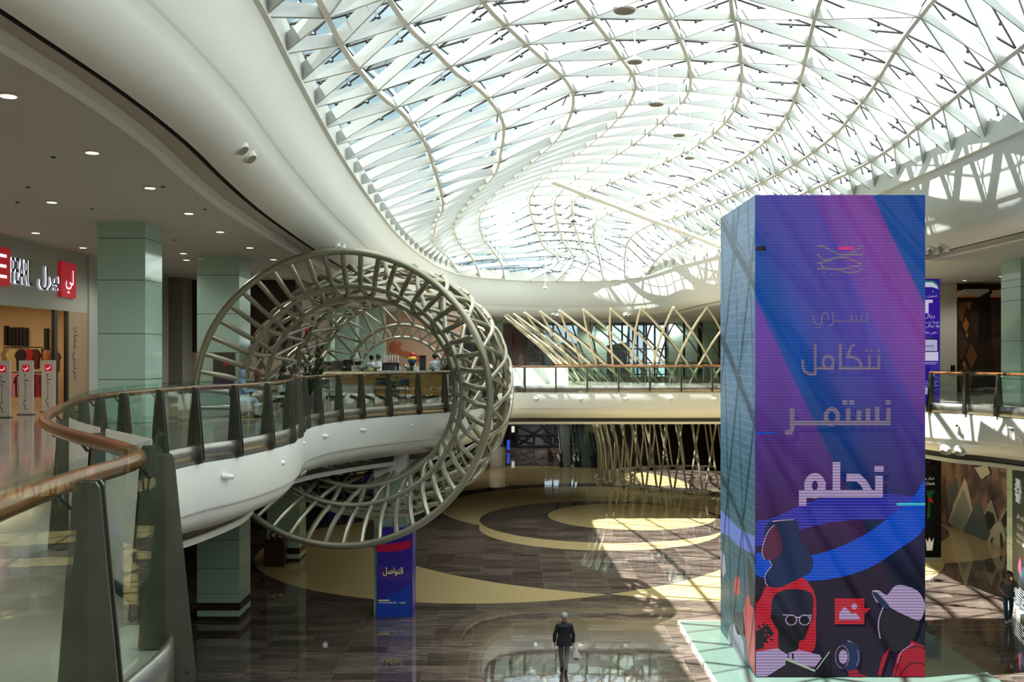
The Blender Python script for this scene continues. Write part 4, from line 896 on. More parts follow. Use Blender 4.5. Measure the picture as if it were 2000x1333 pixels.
obj('side_screen', ss, [side_material(), mat('side_indigo', (44, 54, 90), .4, em=(84, 104, 168), ems=.5), mat('side_lilac', (76, 76, 84), .4, em=(140, 140, 156), ems=.4), mat('side_red', (84, 40, 40), .4, em=(160, 70, 70), ems=.5), mat('side_dark', (32, 36, 36), .4)], tower)
b = new(); box(b, (TX1 - .05, YT + .06, TZ0), (TX1, YB, TZ1)); obj('side_screen', b, mat('side_dark', (52, 58, 56), .4), tower)
# glass plinth
PX0 = G(1326, 1220).x; b = new(); box(b, (PX0, 23.5, 0), (13.2, 33.0, .10)); 
pl = tag(obj('glass_plinth', b, mat('plinth_glass', (86, 106, 98), .06, spec=.8)), 'low pale green glass plinth under the screen tower', 'plinth')
b = new(); box(b, (PX0 - .03, 23.5, 0), (PX0, 33.03, .11)); box(b, (PX0 - .03, 33.0, 0), (13.2, 33.03, .11)); obj('edge_trim', b, mat('pale_trim', (216, 214, 204), .3)).parent = pl
# ------------------------------------------------------------------ column wrap and other signs
def fsgn(base): return base
cxw, yw, hw = (768.5 - CX) / F * 33.5, 33.9, .6
b = new(); zt = EYE - (1036 - CY) / F * 33.4
box(b, (cxw - hw, yw - .03, 0), (cxw + hw, yw + 1.25, zt), 0)
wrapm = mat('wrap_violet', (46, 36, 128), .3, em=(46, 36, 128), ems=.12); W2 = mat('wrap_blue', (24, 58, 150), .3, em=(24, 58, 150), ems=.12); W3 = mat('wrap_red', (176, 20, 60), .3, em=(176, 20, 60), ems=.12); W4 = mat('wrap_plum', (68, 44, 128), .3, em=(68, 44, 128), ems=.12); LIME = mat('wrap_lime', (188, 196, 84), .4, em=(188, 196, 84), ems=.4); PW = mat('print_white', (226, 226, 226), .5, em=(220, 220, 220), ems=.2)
yf = yw - .032
def wp(x, y, k=0): d = 33.87; return Vector(((x - CX) / F * d, yf - .002 * k, EYE - (y - CY) / F * d))
wx0, wx1 = 735, 802
prism(b, [wp(x, y) for x, y in ((wx0, 1062), (760, 1063), (785, 1060), (wx1, 1055), (wx1, 1070), (785, 1076), (760, 1079), (wx0, 1078))], (0, .003, 0), 2)
prism(b, [wp(x, y) for x, y in ((wx0, 1105), (wx1, 1118), (wx1, 1132), (770, 1136), (wx0, 1128))], (0, .003, 0), 3)
prism(b, [wp(x, y) for x, y in ((wx0, 1180), (wx1, 1140), (wx1, 1211), (wx0, 1211))], (0, .003, 0), 1)
text(b, shape('التواصل'), wp(767.5, 1117, 3), (1, 0, 0), (0, 0, 1), .30, .68, .004, 4)
text(b, 'YOUTHCENTER_GM', wp(757, 1178, 3), (1, 0, 0), (0, 0, 1), .055, .60, .004, 5); text(b, 'YC.GM', wp(786, 1178, 3), (1, 0, 0), (0, 0, 1), .055, .2, .004, 4)
for k in range(6): prism(b, [wp(740.5 + k * 3.6 + dx, 1173.5 + dy, 2) for dx, dy in ((-1.3, -1.2), (1.3, -1.2), (1.3, 1.2), (-1.3, 1.2))], (0, .003, 0), 4)
tag(obj('column_wrap', b, [wrapm, W2, W3, W4, LIME, PW]), 'violet and blue printed cover with lime Arabic lettering round the column below the cafe', 'sign')
# further violet banners deep under the cafe balcony
for k, (x0, x1, y0, y1, d, lab) in enumerate(((640, 662, 985, 1065, 56, 'dark violet banner standing deep under the cafe balcony, left of the violet column cover'), (676, 698, 940, 1037, 60, 'dark violet banner deep under the cafe balcony, near the green column'), (703, 733, 905, 1000, 66, 'violet banner panel high under the cafe balcony'))):
    a, c = P(x0, y1, d), P(x1, y0, d); b = new(); box(b, (a.x, d, 0), (c.x, d + .5, min(5.1, c.z)), 0); box(b, (c.x, d - .001, 0), (c.x + .08, d + .5, min(5.1, c.z)), 1)
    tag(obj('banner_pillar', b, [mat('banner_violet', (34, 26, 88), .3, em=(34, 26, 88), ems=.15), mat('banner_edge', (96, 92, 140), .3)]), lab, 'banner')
# screen column on the right balcony
d = 34.75; x0, x1 = (1798 - CX) / F * d, (1836 - CX) / F * d
adv = thing('screen_pillar', 'narrow violet screen pillar with white Arabic offer text on the right balcony behind the tower', 'sign', ((x0 + x1) / 2 - .6, d, Z2))
b = new(); box(b, (x0 - 1.1, d, Z2), (x1, d + .6, EYE - (545 - CY) / F * d)); obj('body', b, BLACK, adv)
b = new(); box(b, (x0 - 1.08, d - .02, Z2 + .02), (x1 - .01, d, EYE - (546 - CY) / F * d), 0)
def ap(x, y, k=1): return Vector(((x - CX) / F * d, d - .02 - .002 * k, EYE - (y - CY) / F * d))
def apoly(pts, mi, k=1): prism(b, [ap(x, y, k) for x, y in pts], (0, .001, 0), mi)
apoly([(1780, 549), (1822, 549), (1831, 556), (1833.5, 566), (1825, 562), (1780, 560)], 1, 1); apoly([(1780, 552), (1820, 552), (1829, 558), (1832, 565), (1820, 561), (1780, 561)], 2, 2)
for s_, x, y, h, wd in ((shape('سجل'), 1813, 553.5, 4, 11), (shape('اليوم'), 1813, 558.5, 4, 11), (shape('احصل على'), 1813, 579, 6, 32), (shape('ريال'), 1815, 618, 9, 20), (shape('فوراً عندما'), 1818, 630, 5, 30), ('١٥ ' , 1831, 637, 6, 6), (shape('ريال'), 1816, 637, 7, 16), (shape('هاي ماكس'), 1813, 651, 6, 32)):
    text(b, s_, ap(x, y, 3), (1, 0, 0), (0, 0, 1), h * d / F, wd * d / F, .001, 2)
apoly([(1796, 586), (1821, 586), (1821, 592), (1813, 592), (1813, 612), (1806, 612), (1806, 592), (1796, 592)], 2, 3)
apoly([(1790, 661), (1832, 661), (1833, 698), (1790, 699)], 3, 1); apoly([(1792, 664), (1830, 664), (1830, 686), (1792, 686)], 4, 2); apoly([(1792, 688), (1832, 688), (1832, 705), (1792, 705)], 2, 2)
for k in range(14): apoly([(1801 + k * 1.7, 674), (1801 + k * 1.7 + (.5 + .5 * (k % 3 == 0)), 674), (1801 + k * 1.7 + (.5 + .5 * (k % 3 == 0)), 679), (1801 + k * 1.7, 679)], 3, 3)
text(b, shape('هاي ماكس'), ap(1816, 683, 3), (1, 0, 0), (0, 0, 1), 3.4 * d / F, 16 * d / F, .001, 3)
apoly([(1822, 567), (1822.8, 569), (1825, 570), (1822.8, 571), (1822, 573), (1821.2, 571), (1819, 570), (1821.2, 569)], 1, 3)
apoly([(1790, 760), (1808, 756), (1818, 762), (1818, 770), (1790, 772)], 4, 2)
for k, y in enumerate((708, 711, 745, 749, 753)): apoly([(1806, y), (1831 - 4 * (k % 2), y), (1831 - 4 * (k % 2), y + 1), (1806, y + 1)], 4, 2)
obj('screen', b, [led('ad_violet', (52, 26, 150), .05), led('ad_green', (34, 150, 80), .05), led('ad_white', (214, 208, 236), .05), led('ad_navy', (22, 18, 60), .03), led('ad_lilac', (186, 184, 224), .05)], adv)
# black banner on the ground floor right
d = 43.2; x0, x1 = (1795 - CX) / F * d, (1838 - CX) / F * d; zt = EYE - (893 - CY) / F * d
bn = thing('roll_up_banner', 'black roll-up banner with small white writing beside the screen tower', 'banner', (x1, d, 0))
b = new(); box(b, (x0, d, .12), (x1, d + .03, zt), 0)
def bp2(x, y, k=1): return Vector(((x - CX) / F * d, d - .002 * k, EYE - (y - CY) / F * d))
for s_, x, y, h, wd, mi in (('OLES', 1818, 915, 4.5, 20, 2), (shape('خيار ولا'), 1814, 935, 7, 22, 1), ('Check', 1817, 945, 6, 18, 1)): text(b, s_, bp2(x, y, 2), (1, 0, 0), (0, 0, 1), h * d / F, wd * d / F, 0, mi)
prism(b, [bp2(x, y) for x, y in ((1808, 1052), (1812, 1060), (1815, 1050), (1819, 1060), (1824, 1051), (1821, 1076), (1810, 1076))], (0, .001, 0), 1)
prism(b, [bp2(x, y) for x, y in ((1809, 960), (1826, 958), (1818, 975), (1816, 1012), (1811, 1012), (1813, 980))], (0, .001, 0), 3); prism(b, [bp2(x, y, 2) for x, y in ((1812, 972), (1820, 974), (1824, 984), (1814, 981))], (0, .001, 0), 4)
stroke_h = [bp2(x, y) for x, y in ((1808, 901), (1813, 906), (1818, 901), (1813, 903))]; prism(b, stroke_h, (0, .001, 0), 2)
obj('print', b, [mat('banner_black', (10, 10, 12), .4), PW, mat('banner_brown', (92, 62, 50), .5), mat('banner_green', (20, 96, 44), .5), mat('banner_red', (170, 40, 40), .5)], bn)
b = new(); box(b, (x0, d - .12, 0), (x1 + .03, d + .15, .13)); obj('foot', b, mat('banner_foot', (196, 190, 176), .4), bn)
# hoarding with painted surfboards along the right ground floor
wx, wy0, wy1, wz = 22.8, 43.0, 53.2, 5.12
hd = thing('shop_hoarding', 'printed hoarding of a stormy sky with large pale surfboards along the right ground floor', 'hoarding', (wx, 48, 0))
def hoard_mat():
    m = bpy.data.materials.new('hoarding_sky'); m.use_nodes = True; nn = m.node_tree.nodes; ll = m.node_tree.links; b = nn['Principled BSDF']; tc = nn.new('ShaderNodeTexCoord'); n = nn.new('ShaderNodeTexNoise'); n.inputs['Scale'].default_value = .55; n.inputs['Detail'].default_value = 6; ll.new(tc.outputs['Object'], n.inputs['Vector'])
    r = nn.new('ShaderNodeValToRGB'); ll.new(n.outputs[0], r.inputs[0]); e = r.color_ramp.elements; e[0].position = .32; e[0].color = lin((46, 42, 48)) + (1,); e[1].position = .68; e[1].color = lin((150, 144, 132)) + (1,); q = e.new(.45); q.color = lin((92, 76, 80)) + (1,); q = e.new(.52); q.color = lin((140, 112, 104)) + (1,)
    ll.new(r.outputs[0], b.inputs['Base Color']); b.inputs['Roughness'].default_value = .25; return m
b = new(); box(b, (wx, wy0, 0), (wx + .1, wy1, wz), 0); obj('print', b, hoard_mat(), hd)
def hp(zx, zy, k=1):
    # picture point of the tracing (620 x 1333 crop) onto the plane of the hoarding
    px, py = 1800 + zx * 200 / 620, 820 + zy * 430 / 1333; dd = F * wx / (px - CX); return Vector((wx - .006 * k, dd, max(0.0, EYE - (py - CY) / F * dd)))
HM = [mat('board_white', (188, 186, 172), .3), mat('board_grey', (140, 146, 142), .3), mat('board_slate', (84, 98, 108), .3), mat('board_dark', (40, 44, 50), .3), mat('board_pink', (160, 124, 116), .3)]
boards = [([(162, 500), (162, 400), (178, 386), (192, 410), (196, 480), (175, 560), (162, 600)], 2), ([(190, 470), (192, 370), (205, 350), (220, 372), (222, 440), (205, 500)], 2), ([(162, 620), (200, 510), (262, 354), (276, 380), (312, 545), (250, 678)], 0), ([(166, 628), (255, 425), (262, 430), (300, 555), (252, 672)], 1), ([(252, 678), (300, 575), (340, 494), (352, 505), (412, 690), (400, 746)], 2), ([(378, 570), (420, 488), (430, 492), (466, 610), (420, 690), (405, 640)], 1), ([(385, 580), (405, 552), (440, 570), (452, 620), (420, 670), (408, 650)], 3), ([(402, 748), (440, 650), (470, 614), (495, 640), (520, 720), (490, 790)], 0), ([(470, 610), (510, 540), (540, 530), (538, 640), (520, 700), (500, 650)], 1), ([(490, 610), (520, 550), (530, 560), (524, 640), (510, 660)], 3), ([(495, 792), (520, 720), (545, 680), (560, 690), (560, 822)], 4), ([(328, 292), (405, 278), (425, 325), (372, 362)], 0), ([(484, 690), (492, 685), (500, 770), (488, 780)], 3), ([(425, 745), (437, 710), (442, 715), (430, 752)], 3)]
for k, (pl_, mi) in enumerate(boards):
    b = new(); prism(b, [hp(x, y, 1 + k) for x, y in pl_], (.002, 0, 0)); obj('painted_board', b, HM[mi], hd)
b = new(); text(b, 'WORLD OF ADVANTAGES', hp(480, 305, 3), (0, -1, 0), (0, 0, 1), .14, 1.9, 0); obj('lettering', b, mat('print_grey', (170, 168, 160), .5), hd)
b = new(); ghost = [(18.9 + .02, 53.4, 0)]
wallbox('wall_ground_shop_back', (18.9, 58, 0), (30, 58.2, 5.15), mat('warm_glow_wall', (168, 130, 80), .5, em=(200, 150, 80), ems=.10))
# upright stand with snowflake
sx0, sy0, sx1, sy1 = 17.85, 35.4, 17.2, 33.0
st = thing('display_stand', 'tall teal display board with white snowflake emblem beside the man on the phone', 'sign', (17.6, 34.4, 0))
dv = Vector((sx1 - sx0, sy1 - sy0, 0)); dn = dv.normalized(); nn0 = Vector((dn.y, -dn.x, 0))
if nn0.y > 0: nn0 = -nn0
if nn0.x > 0: nn0 = -nn0
b = new(); zt = EYE - (900 - CY) / F * 35.3 - .22
obox(b, Vector((sx0, sy0, 0)) + dv / 2 + Vector((0, 0, .15 + zt / 2)), dv / 2, nn0 * .05, (0, 0, zt / 2)); 
def stp(f, z): return Vector((sx0, sy0, z)) + dv * f + nn0 * .056
for k in range(6):
    a = k * math.pi / 3; c0 = stp(.38, zt - .75)
    tube(b, [c0 + dn * (.12 * math.cos(a)) + Vector((0, 0, .12 * math.sin(a))), c0 + dn * (.46 * math.cos(a)) + Vector((0, 0, .46 * math.sin(a)))], .045, 4, mi=1)
    for s_ in (-.5, .5): tube(b, [c0 + dn * (.26 * math.cos(a)) + Vector((0, 0, .26 * math.sin(a))), c0 + dn * (.40 * math.cos(a + s_)) + Vector((0, 0, .40 * math.sin(a + s_)))], .035, 4, mi=1)
for s_, z, h, wd in ((shape('عالم حافل'), zt - 1.65, .22, 1.1), (shape('بالمزايا'), zt - 1.98, .2, .8), ('A WORLD OF', zt - 2.28, .13, 1.1), ('ADVANTAGES', zt - 2.5, .13, 1.1)): text(b, s_, stp(.5, z), -dn if dn.cross(Vector((0, 0, 1))).dot(nn0) < 0 else dn, (0, 0, 1), h, wd, 0.001, 1)
for k in range(3): prism(b, [stp(.45 + .1 * k + dx, zt - 3.3 - .1 * k + dz) for dx, dz in ((0, .3), (.18, .1), (.1, -.3), (-.1, -.2))], nn0 * .003, 2 + k)
for k in range(7): prism(b, [stp(f, zt - 4.1 - .09 * k + dz) for f, dz in ((.1, 0), (.85 - .1 * (k % 3), 0), (.85 - .1 * (k % 3), .03), (.1, .03))], nn0 * .002, 1)
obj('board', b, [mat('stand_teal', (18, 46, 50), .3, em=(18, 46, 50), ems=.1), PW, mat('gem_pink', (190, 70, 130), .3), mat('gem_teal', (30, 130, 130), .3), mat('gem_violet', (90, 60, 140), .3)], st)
b = new(); obox(b, Vector((sx0, sy0, .08)) + dv / 2, dv / 2 * 1.02, nn0 * .18, (0, 0, .08)); obj('foot', b, mat('pale_trim', (216, 214, 204), .3), st)
# ------------------------------------------------------------------ people
SKIN = mat('skin', (168, 116, 90), .55)
def skin_mesh(V, Ed, R, root, sub=1):
    me = bpy.data.meshes.new('t'); me.from_pydata(V, Ed, []); o = bpy.data.objects.new('t', me); col.objects.link(o)
    o.modifiers.new('s', 'SKIN').use_smooth_shade = True; sv = me.skin_vertices[0].data
    for i, r in enumerate(R): sv[i].radius = r if isinstance(r, tuple) else (r, r)
    for i in range(len(V)): sv[i].use_root = (i == root)
    m = o.modifiers.new('u', 'SUBSURF'); m.levels = sub; m.render_levels = sub
    out = bpy.data.meshes.new_from_object(o.evaluated_get(bpy.context.evaluated_depsgraph_get())); bpy.data.objects.remove(o); bpy.data.meshes.remove(me)
    bm = bmesh.new(); bm.from_mesh(out); bpy.data.meshes.remove(out); return bm
def person(label, loc, heading, J, top, bottom, shoes, hair, k=1.0, hijab=None, group=None, sleeve='long', sub=1, seated=False, coat=None, beard=False):
    """J: joints in metres, person facing +y, x to the person's right. heading: turn about z"""
    t = thing('person', label, 'person', loc, group)
    M = Matrix.Translation(Vector(loc)) @ Matrix.Rotation(heading, 4, 'Z') @ Matrix.Scale(k, 4)
    j = {a: Vector(b) for a, b in J.items()}
    V, Ed, R = [], [], []
    def add(p, r, link=None):
        V.append(tuple(p)); R.append(r); i = len(V) - 1
        if link is not None: Ed.append((link, i))
        return i
    hips = j['pelvis']; ch = j['chest']; nk = j['neck']; hd = j['head']
    up = (hd - nk).normalized(); fw = j.get('look', Vector((0, 1, 0)))
    a = add(hips, .12); w_ = add(hips.lerp(ch, .45), .105, a); c = add(ch, .125, w_); n0 = add(nk - up * .05, .075, c); n1 = add(nk, .052, n0); n2 = add(nk + up * .05 + fw * .012, .054, n1)
    h1 = add(nk + up * .10 + fw * .022, .072, n2); h2 = add(hd, .098, h1); add(hd + up * .09 - fw * .012, .066, h2)
    for s in ('l', 'r'):
        sg = -1 if s == 'l' else 1
        sh = add(j['sh' + s], .058, c); el = add(j['el' + s], .043, add(j['sh' + s].lerp(j['el' + s], .5), .05, sh)); wr = add(j['wr' + s], .028, el)
        d = j.get('hd' + s, (j['wr' + s] - j['el' + s]).normalized()); pm = add(j['wr' + s] + d * .06, (.036), wr); sd = j.get('pd' + s, Vector((0, 1, 0))); sd = (sd - d * sd.dot(d)).normalized(); inw = d.cross(sd) * sg
        for q, (ln_, off) in enumerate(((.068, -.03), (.08, -.01), (.075, .01), (.058, .03))):
            b0 = j['wr' + s] + d * .095 + sd * -off
            f1 = add(b0, .010, pm); f2 = add(b0 + d * ln_ * .55 + inw * .012, .009, f1); add(b0 + d * ln_ * .85 + inw * .04, .008, f2)
        f1 = add(j['wr' + s] + d * .045 + sd * .042, .011, pm); add(j['wr' + s] + d * .085 + sd * .06 + inw * .02, .009, f1)
        hp = add(j['hip' + s], .085, a); kn = add(j['kn' + s], .055, add(j['hip' + s].lerp(j['kn' + s], .5), .075, hp)); an = add(j['an' + s], .036, add(j['kn' + s].lerp(j['an' + s], .35), .055, kn)); add(j['toe' + s], .03, an)
    bm = skin_mesh(V, Ed, R, 0, sub)
    # nose and ears belong to the body surface
    rt = fw.cross(up)
    ball(bm, hd + fw * .092 - up * .02, .016, 6, (1, 1, 1.3)); 
    for s in (-1, 1): ball(bm, hd + rt * .09 * s - up * .015, .022, 6, (.5, 1, 1.3))
    bmesh.ops.transform(bm, matrix=M, verts=bm.verts); obj('body', bm, SKIN, t, True)
    bm = new()
    for s in (-1, 1): ball(bm, hd + fw * .083 + rt * .032 * s + up * .012, .010, 6)
    tube(bm, [hd + fw * .083 - up * .055 - rt * .022, hd + fw * .092 - up * .057, hd + fw * .083 - up * .055 + rt * .022], .006, 5)
    bmesh.ops.transform(bm, matrix=M, verts=bm.verts); obj('face', bm, mat('face_dark', (46, 26, 22), .5), t)
    # top garment: shaped trunk and two sleeves
    bm = new(); e_ = .03 if coat else .012; spine = [(hips - (ch - hips).normalized() * (.17 if coat else .06), .225 if coat else .205, .165 if coat else .14), (hips, .205, .155 if coat else .14), (hips.lerp(ch, .45), .168, .118), (ch, .195, .130), (nk - up * .13, .178, .112), (nk - up * .075, .115, .09), (nk - up * .02, .062 if not coat else .072, .062), (nk + up * (.02 if coat else -.015), .058, .056)]
    if seated or hips.z < .6: spine[0] = (hips - Vector((0, 0, .04)), .2, .15)
    xr = (j['shr'] - j['shl']).normalized(); rows = []
    for c_, rx, ry in spine:
        fy = up.cross(xr).normalized(); rows.append([bm.verts.new(c_ + xr * ((rx + e_ * .6) * math.cos(2 * math.pi * q / 16)) + fy * ((ry + e_ * .5) * math.sin(2 * math.pi * q / 16))) for q in range(16)])
    for a, c in zip(rows, rows[1:]):
        for q in range(16): bm.faces.new((a[q], a[(q + 1) % 16], c[(q + 1) % 16], c[q]))
    bm.faces.new(rows[0][::-1]); bm.faces.new(rows[-1])
    for s in ('l', 'r'):
        sh, el, wr = j['sh' + s], j['el' + s], j['wr' + s]; inn = sh.lerp(ch, .35); inn.z = sh.z - .01
        if sleeve == 'long': tube(bm, crom([inn, sh, sh.lerp(el, .5), el, el.lerp(wr, .5), wr.lerp(el, .05)], .04), [.06 + e_ * .3 + .012 * math.sin(math.pi * min(1, q / 6)) - .022 * q / len(crom([inn, sh, sh.lerp(el, .5), el, el.lerp(wr, .5), wr.lerp(el, .05)], .04)) for q in range(len(crom([inn, sh, sh.lerp(el, .5), el, el.lerp(wr, .5), wr.lerp(el, .05)], .04)))], 10)
        else: tube(bm, [inn, sh, sh.lerp(el, .35), sh.lerp(el, .68)], [.062, .074, .068, .066], 10)
    bmesh.ops.recalc_face_normals(bm, faces=bm.faces); bmesh.ops.transform(bm, matrix=M, verts=bm.verts); obj('jacket' if coat else 'shirt', bm, top, t, True)
    V, Ed, R = [], [], []
    a = add(hips, .118)
    for s in ('l', 'r'):
        hp = add(j['hip' + s], .086, a); kn = add(j['kn' + s], .072, add(j['hip' + s].lerp(j['kn' + s], .5), .09, hp)); add(j['an' + s] + (j['an' + s] - j['kn' + s]).normalized() * .035, .062, kn)
    bm = skin_mesh(V, Ed, R, 0, sub); bmesh.ops.transform(bm, matrix=M, verts=bm.verts); obj('trousers', bm, bottom, t, True)
    for s in ('l', 'r'):
        bm = new(); d = (j['toe' + s] - j['an' + s]); d = Vector((d.x, d.y, d.z)).normalized()
        tube(bm, [j['an' + s] - d * .07 - Vector((0, 0, .035)), j['an' + s] - d * .03 - Vector((0, 0, .03)), j['an' + s] + d * .06 - Vector((0, 0, .04)), j['toe' + s], j['toe' + s] + d * .05], [.025, .05, .048, .042, .02], 8)
        bmesh.ops.transform(bm, matrix=M, verts=bm.verts); obj('shoe', bm, shoes, t, True)
    bm = new()
    if hijab is None:
        V = []; ball(bm, hd + up * .022 - fw * .014, .113, 14, (.98, 1.06, 1.04))
        dele = [v for v in bm.verts if ((v.co - hd).dot(fw) > .045 and (v.co - hd).dot(up) < .06) or (v.co - hd).dot(up) < (-.03 if (v.co - hd).dot(fw) > 0 else -.10)]
        bmesh.ops.delete(bm, geom=dele, context='VERTS'); bmesh.ops.transform(bm, matrix=M, verts=bm.verts); obj('hair', bm, hair, t, True)
    else:
        ball(bm, hd + up * .01 - fw * .012, .118, 14, (1, 1.05, 1.12)); dele = [v for v in bm.verts if (v.co - hd).dot(fw) > .07 and abs((v.co - hd).dot(rt)) < .075 and -.1 < (v.co - hd).dot(up) < .085]
        bmesh.ops.delete(bm, geom=dele, context='VERTS'); lathe(bm, nk - up * .09, [(.19, -.04), (.15, .02), (.10, .10), (.085, .14)], 14, up)
        bmesh.ops.transform(bm, matrix=M, verts=bm.verts); obj('headscarf', bm, hijab, t, True)
    return t, M
def stand(**kw):
    J = dict(pelvis=(0, 0, .95), chest=(0, 0, 1.27), neck=(0, 0, 1.48), head=(0, .025, 1.63), shl=(-.18, 0, 1.375), shr=(.18, 0, 1.375), ell=(-.24, -.03, 1.12), elr=(.24, -.03, 1.12), wrl=(-.26, .04, .87), wrr=(.26, .04, .87),
             hipl=(-.09, 0, .92), hipr=(.09, 0, .92), knl=(-.10, .03, .50), knr=(.10, .03, .50), anl=(-.10, 0, .09), anr=(.10, 0, .09), toel=(-.11, .15, .045), toer=(.11, .15, .045))
    J.update(kw); return {a: Vector(b) for a, b in J.items()}
def sit(**kw):
    J = dict(pelvis=(0, -.05, .50), chest=(0, 0, .83), neck=(0, .03, 1.05), head=(0, .07, 1.20), shl=(-.18, 0, .97), shr=(.18, 0, .97), ell=(-.22, .12, .72), elr=(.22, .12, .72), wrl=(-.14, .34, .76), wrr=(.14, .34, .76),
             hipl=(-.09, 0, .50), hipr=(.09, 0, .50), knl=(-.11, .42, .50), knr=(.11, .42, .50), anl=(-.11, .42, .09), anr=(.11, .42, .09), toel=(-.12, .56, .045), toer=(.12, .56, .045))
    J.update(kw); return {a: Vector(b) for a, b in J.items()}
DARKHAIR = mat('dark_hair', (22, 18, 16), .5); GREYHAIR = mat('grey_hair', (150, 148, 144), .6); JEANS = mat('jeans', (62, 88, 108), .8); BTR = mat('black_trousers', (24, 24, 26), .8); BSH = mat('black_shoes', (16, 16, 17), .35); WSH = mat('white_trainers', (196, 190, 182), .6)
WSHIRT = mat('white_shirt', (214, 218, 222), .8)
p1 = G(1102, 1314); 
t, M = person('grey-haired man walking away across the marble in a black suit jacket and grey trousers', (p1.x, p1.y, 0), .03,
    stand(anl=(-.05, .17, .09), toel=(-.06, .31, .05), knl=(-.085, .14, .50), anr=(.035, -.17, .14), toer=(.04, -.06, .045), knr=(.075, .03, .50), ell=(-.275, -.02, 1.13), wrl=(-.285, .05, .88), elr=(.265, -.02, 1.12), wrr=(.275, .03, .87), head=(.01, .03, 1.63), look=Vector((.25, .97, 0)).normalized(), hdl=Vector((.1, .1, -1)).normalized(), hdr=Vector((0, .1, -1)).normalized()),
    mat('suit_black', (16, 20, 23), .75), mat('suit_trousers', (112, 112, 108), .85), BSH, GREYHAIR, .955, coat=True, sub=2)
hand = M @ Vector((.275, .045, .775)); bg_ = thing('carrier_bag', 'white plastic carrier bag hanging from the right hand of the man in the black suit', 'bag', hand - Vector((0, 0, .40)))
b = new(); rows = []
for z, rx, ry in ((-.02, .012, .03), (-.09, .04, .03), (-.20, .085, .05), (-.31, .135, .07), (-.37, .13, .075), (-.40, .08, .05)):
    rows.append([b.verts.new(hand + Vector((.04 - z * .12 + rx * math.cos(2 * math.pi * k / 14) * (1 + .08 * (k % 2)), ry * math.sin(2 * math.pi * k / 14), z))) for k in range(14)])
for a, c in zip(rows, rows[1:]):
    for k in range(14): b.faces.new((a[k], a[(k + 1) % 14], c[(k + 1) % 14], c[k]))
b.faces.new(rows[-1]); b.faces.new(rows[0][::-1]); obj('bag_body', b, mat('bag_plastic', (206, 200, 202), .4), bg_, True)
b = new(); tube(b, crom([hand + Vector((.03, 0, -.03)), hand + Vector((.01, .03, .02)), hand + Vector((-.01, 0, .03)), hand + Vector((.01, -.03, .01)), hand + Vector((.03, 0, -.03))], .02), .008, 6); obj('bag_handle', b, mat('bag_plastic', (206, 200, 202), .4), bg_)
b = new(); ball(b, hand + Vector((.085, -.035, -.34)), .07, 10, (1.2, .8, .6)); obj('bag_contents', b, mat('bag_pink', (176, 132, 128), .5), bg_, True)
p2 = G(1969, 1216)
t, M = person('man in a grey t-shirt and blue jeans walking with a phone held to his ear', (p2.x, p2.y, 0), math.radians(165),
    stand(anl=(-.06, -.10, .09), anr=(.08, .16, .09), toel=(-.07, .05, .045), toer=(.10, .30, .045), knl=(-.09, .05, .50), knr=(.10, .13, .51), ell=(-.30, .08, 1.17), wrl=(-.13, .16, 1.50), hdl=Vector((.1, -.3, .95)).normalized(), elr=(.26, -.02, 1.13), wrr=(.16, .22, .98), hdr=Vector((-.5, .6, -.2)).normalized(), look=Vector((-.2, .96, -.2)).normalized(), head=(-.01, .045, 1.62)),
    mat('tshirt_grey', (104, 106, 100), .85), JEANS, WSH, DARKHAIR, .985, sleeve='short', sub=2)
ph = M @ Vector((-.112, .09, 1.605)); b = new(); obox(b, ph, (.012, 0, .004), (0, .045, .03), (0, -.012, .065)); tag(obj('mobile_phone', b, BLACK), 'black mobile phone at the ear of the man in the grey t-shirt', 'phone')
def at2(px, d): return ((px - CX) / F * d, d, Z2)
def reach(**kw): return stand(ell=(-.24, .16, 1.14), elr=(.24, .16, 1.14), wrl=(-.12, .38, 1.10), wrr=(.12, .38, 1.10), **kw)
person('barista in a white polo shirt working behind the counter, yellow packet in front', at2(739, 41.6), math.radians(75), reach(look=Vector((.1, .9, -.3)).normalized()), WSHIRT, BTR, BSH, DARKHAIR, 1.0, group=None, sleeve='short')
person('barista in white half hidden behind the colleague in the polo shirt', at2(726, 43.2), math.radians(60), reach(), WSHIRT, BTR, BSH, DARKHAIR, .98)
person('barista in white bending over beside the red-domed display on the counter', at2(801, 42.6), math.radians(190), stand(pelvis=(0, -.10, .93), chest=(0, .05, 1.17), neck=(0, .14, 1.33), head=(0, .21, 1.44), shl=(-.18, .1, 1.27), shr=(.18, .1, 1.27), ell=(-.23, .2, 1.02), elr=(.23, .2, 1.02), wrl=(-.12, .36, 1.0), wrr=(.12, .36, 1.0)), WSHIRT, BTR, BSH, DARKHAIR, 1.0, sleeve='short')
person('barista in a white patterned shirt with his back turned, right end of the counter', at2(849, 41.4), math.radians(-30), reach(), mat('patterned_shirt', (190, 202, 214), .8, noise=(14, .4)), BTR, BSH, DARKHAIR, 1.02, sleeve='short')
BLUEROBE = mat('blue_robe', (118, 148, 172), .8); MROBE = mat('maroon_scarf', (92, 50, 48), .8)
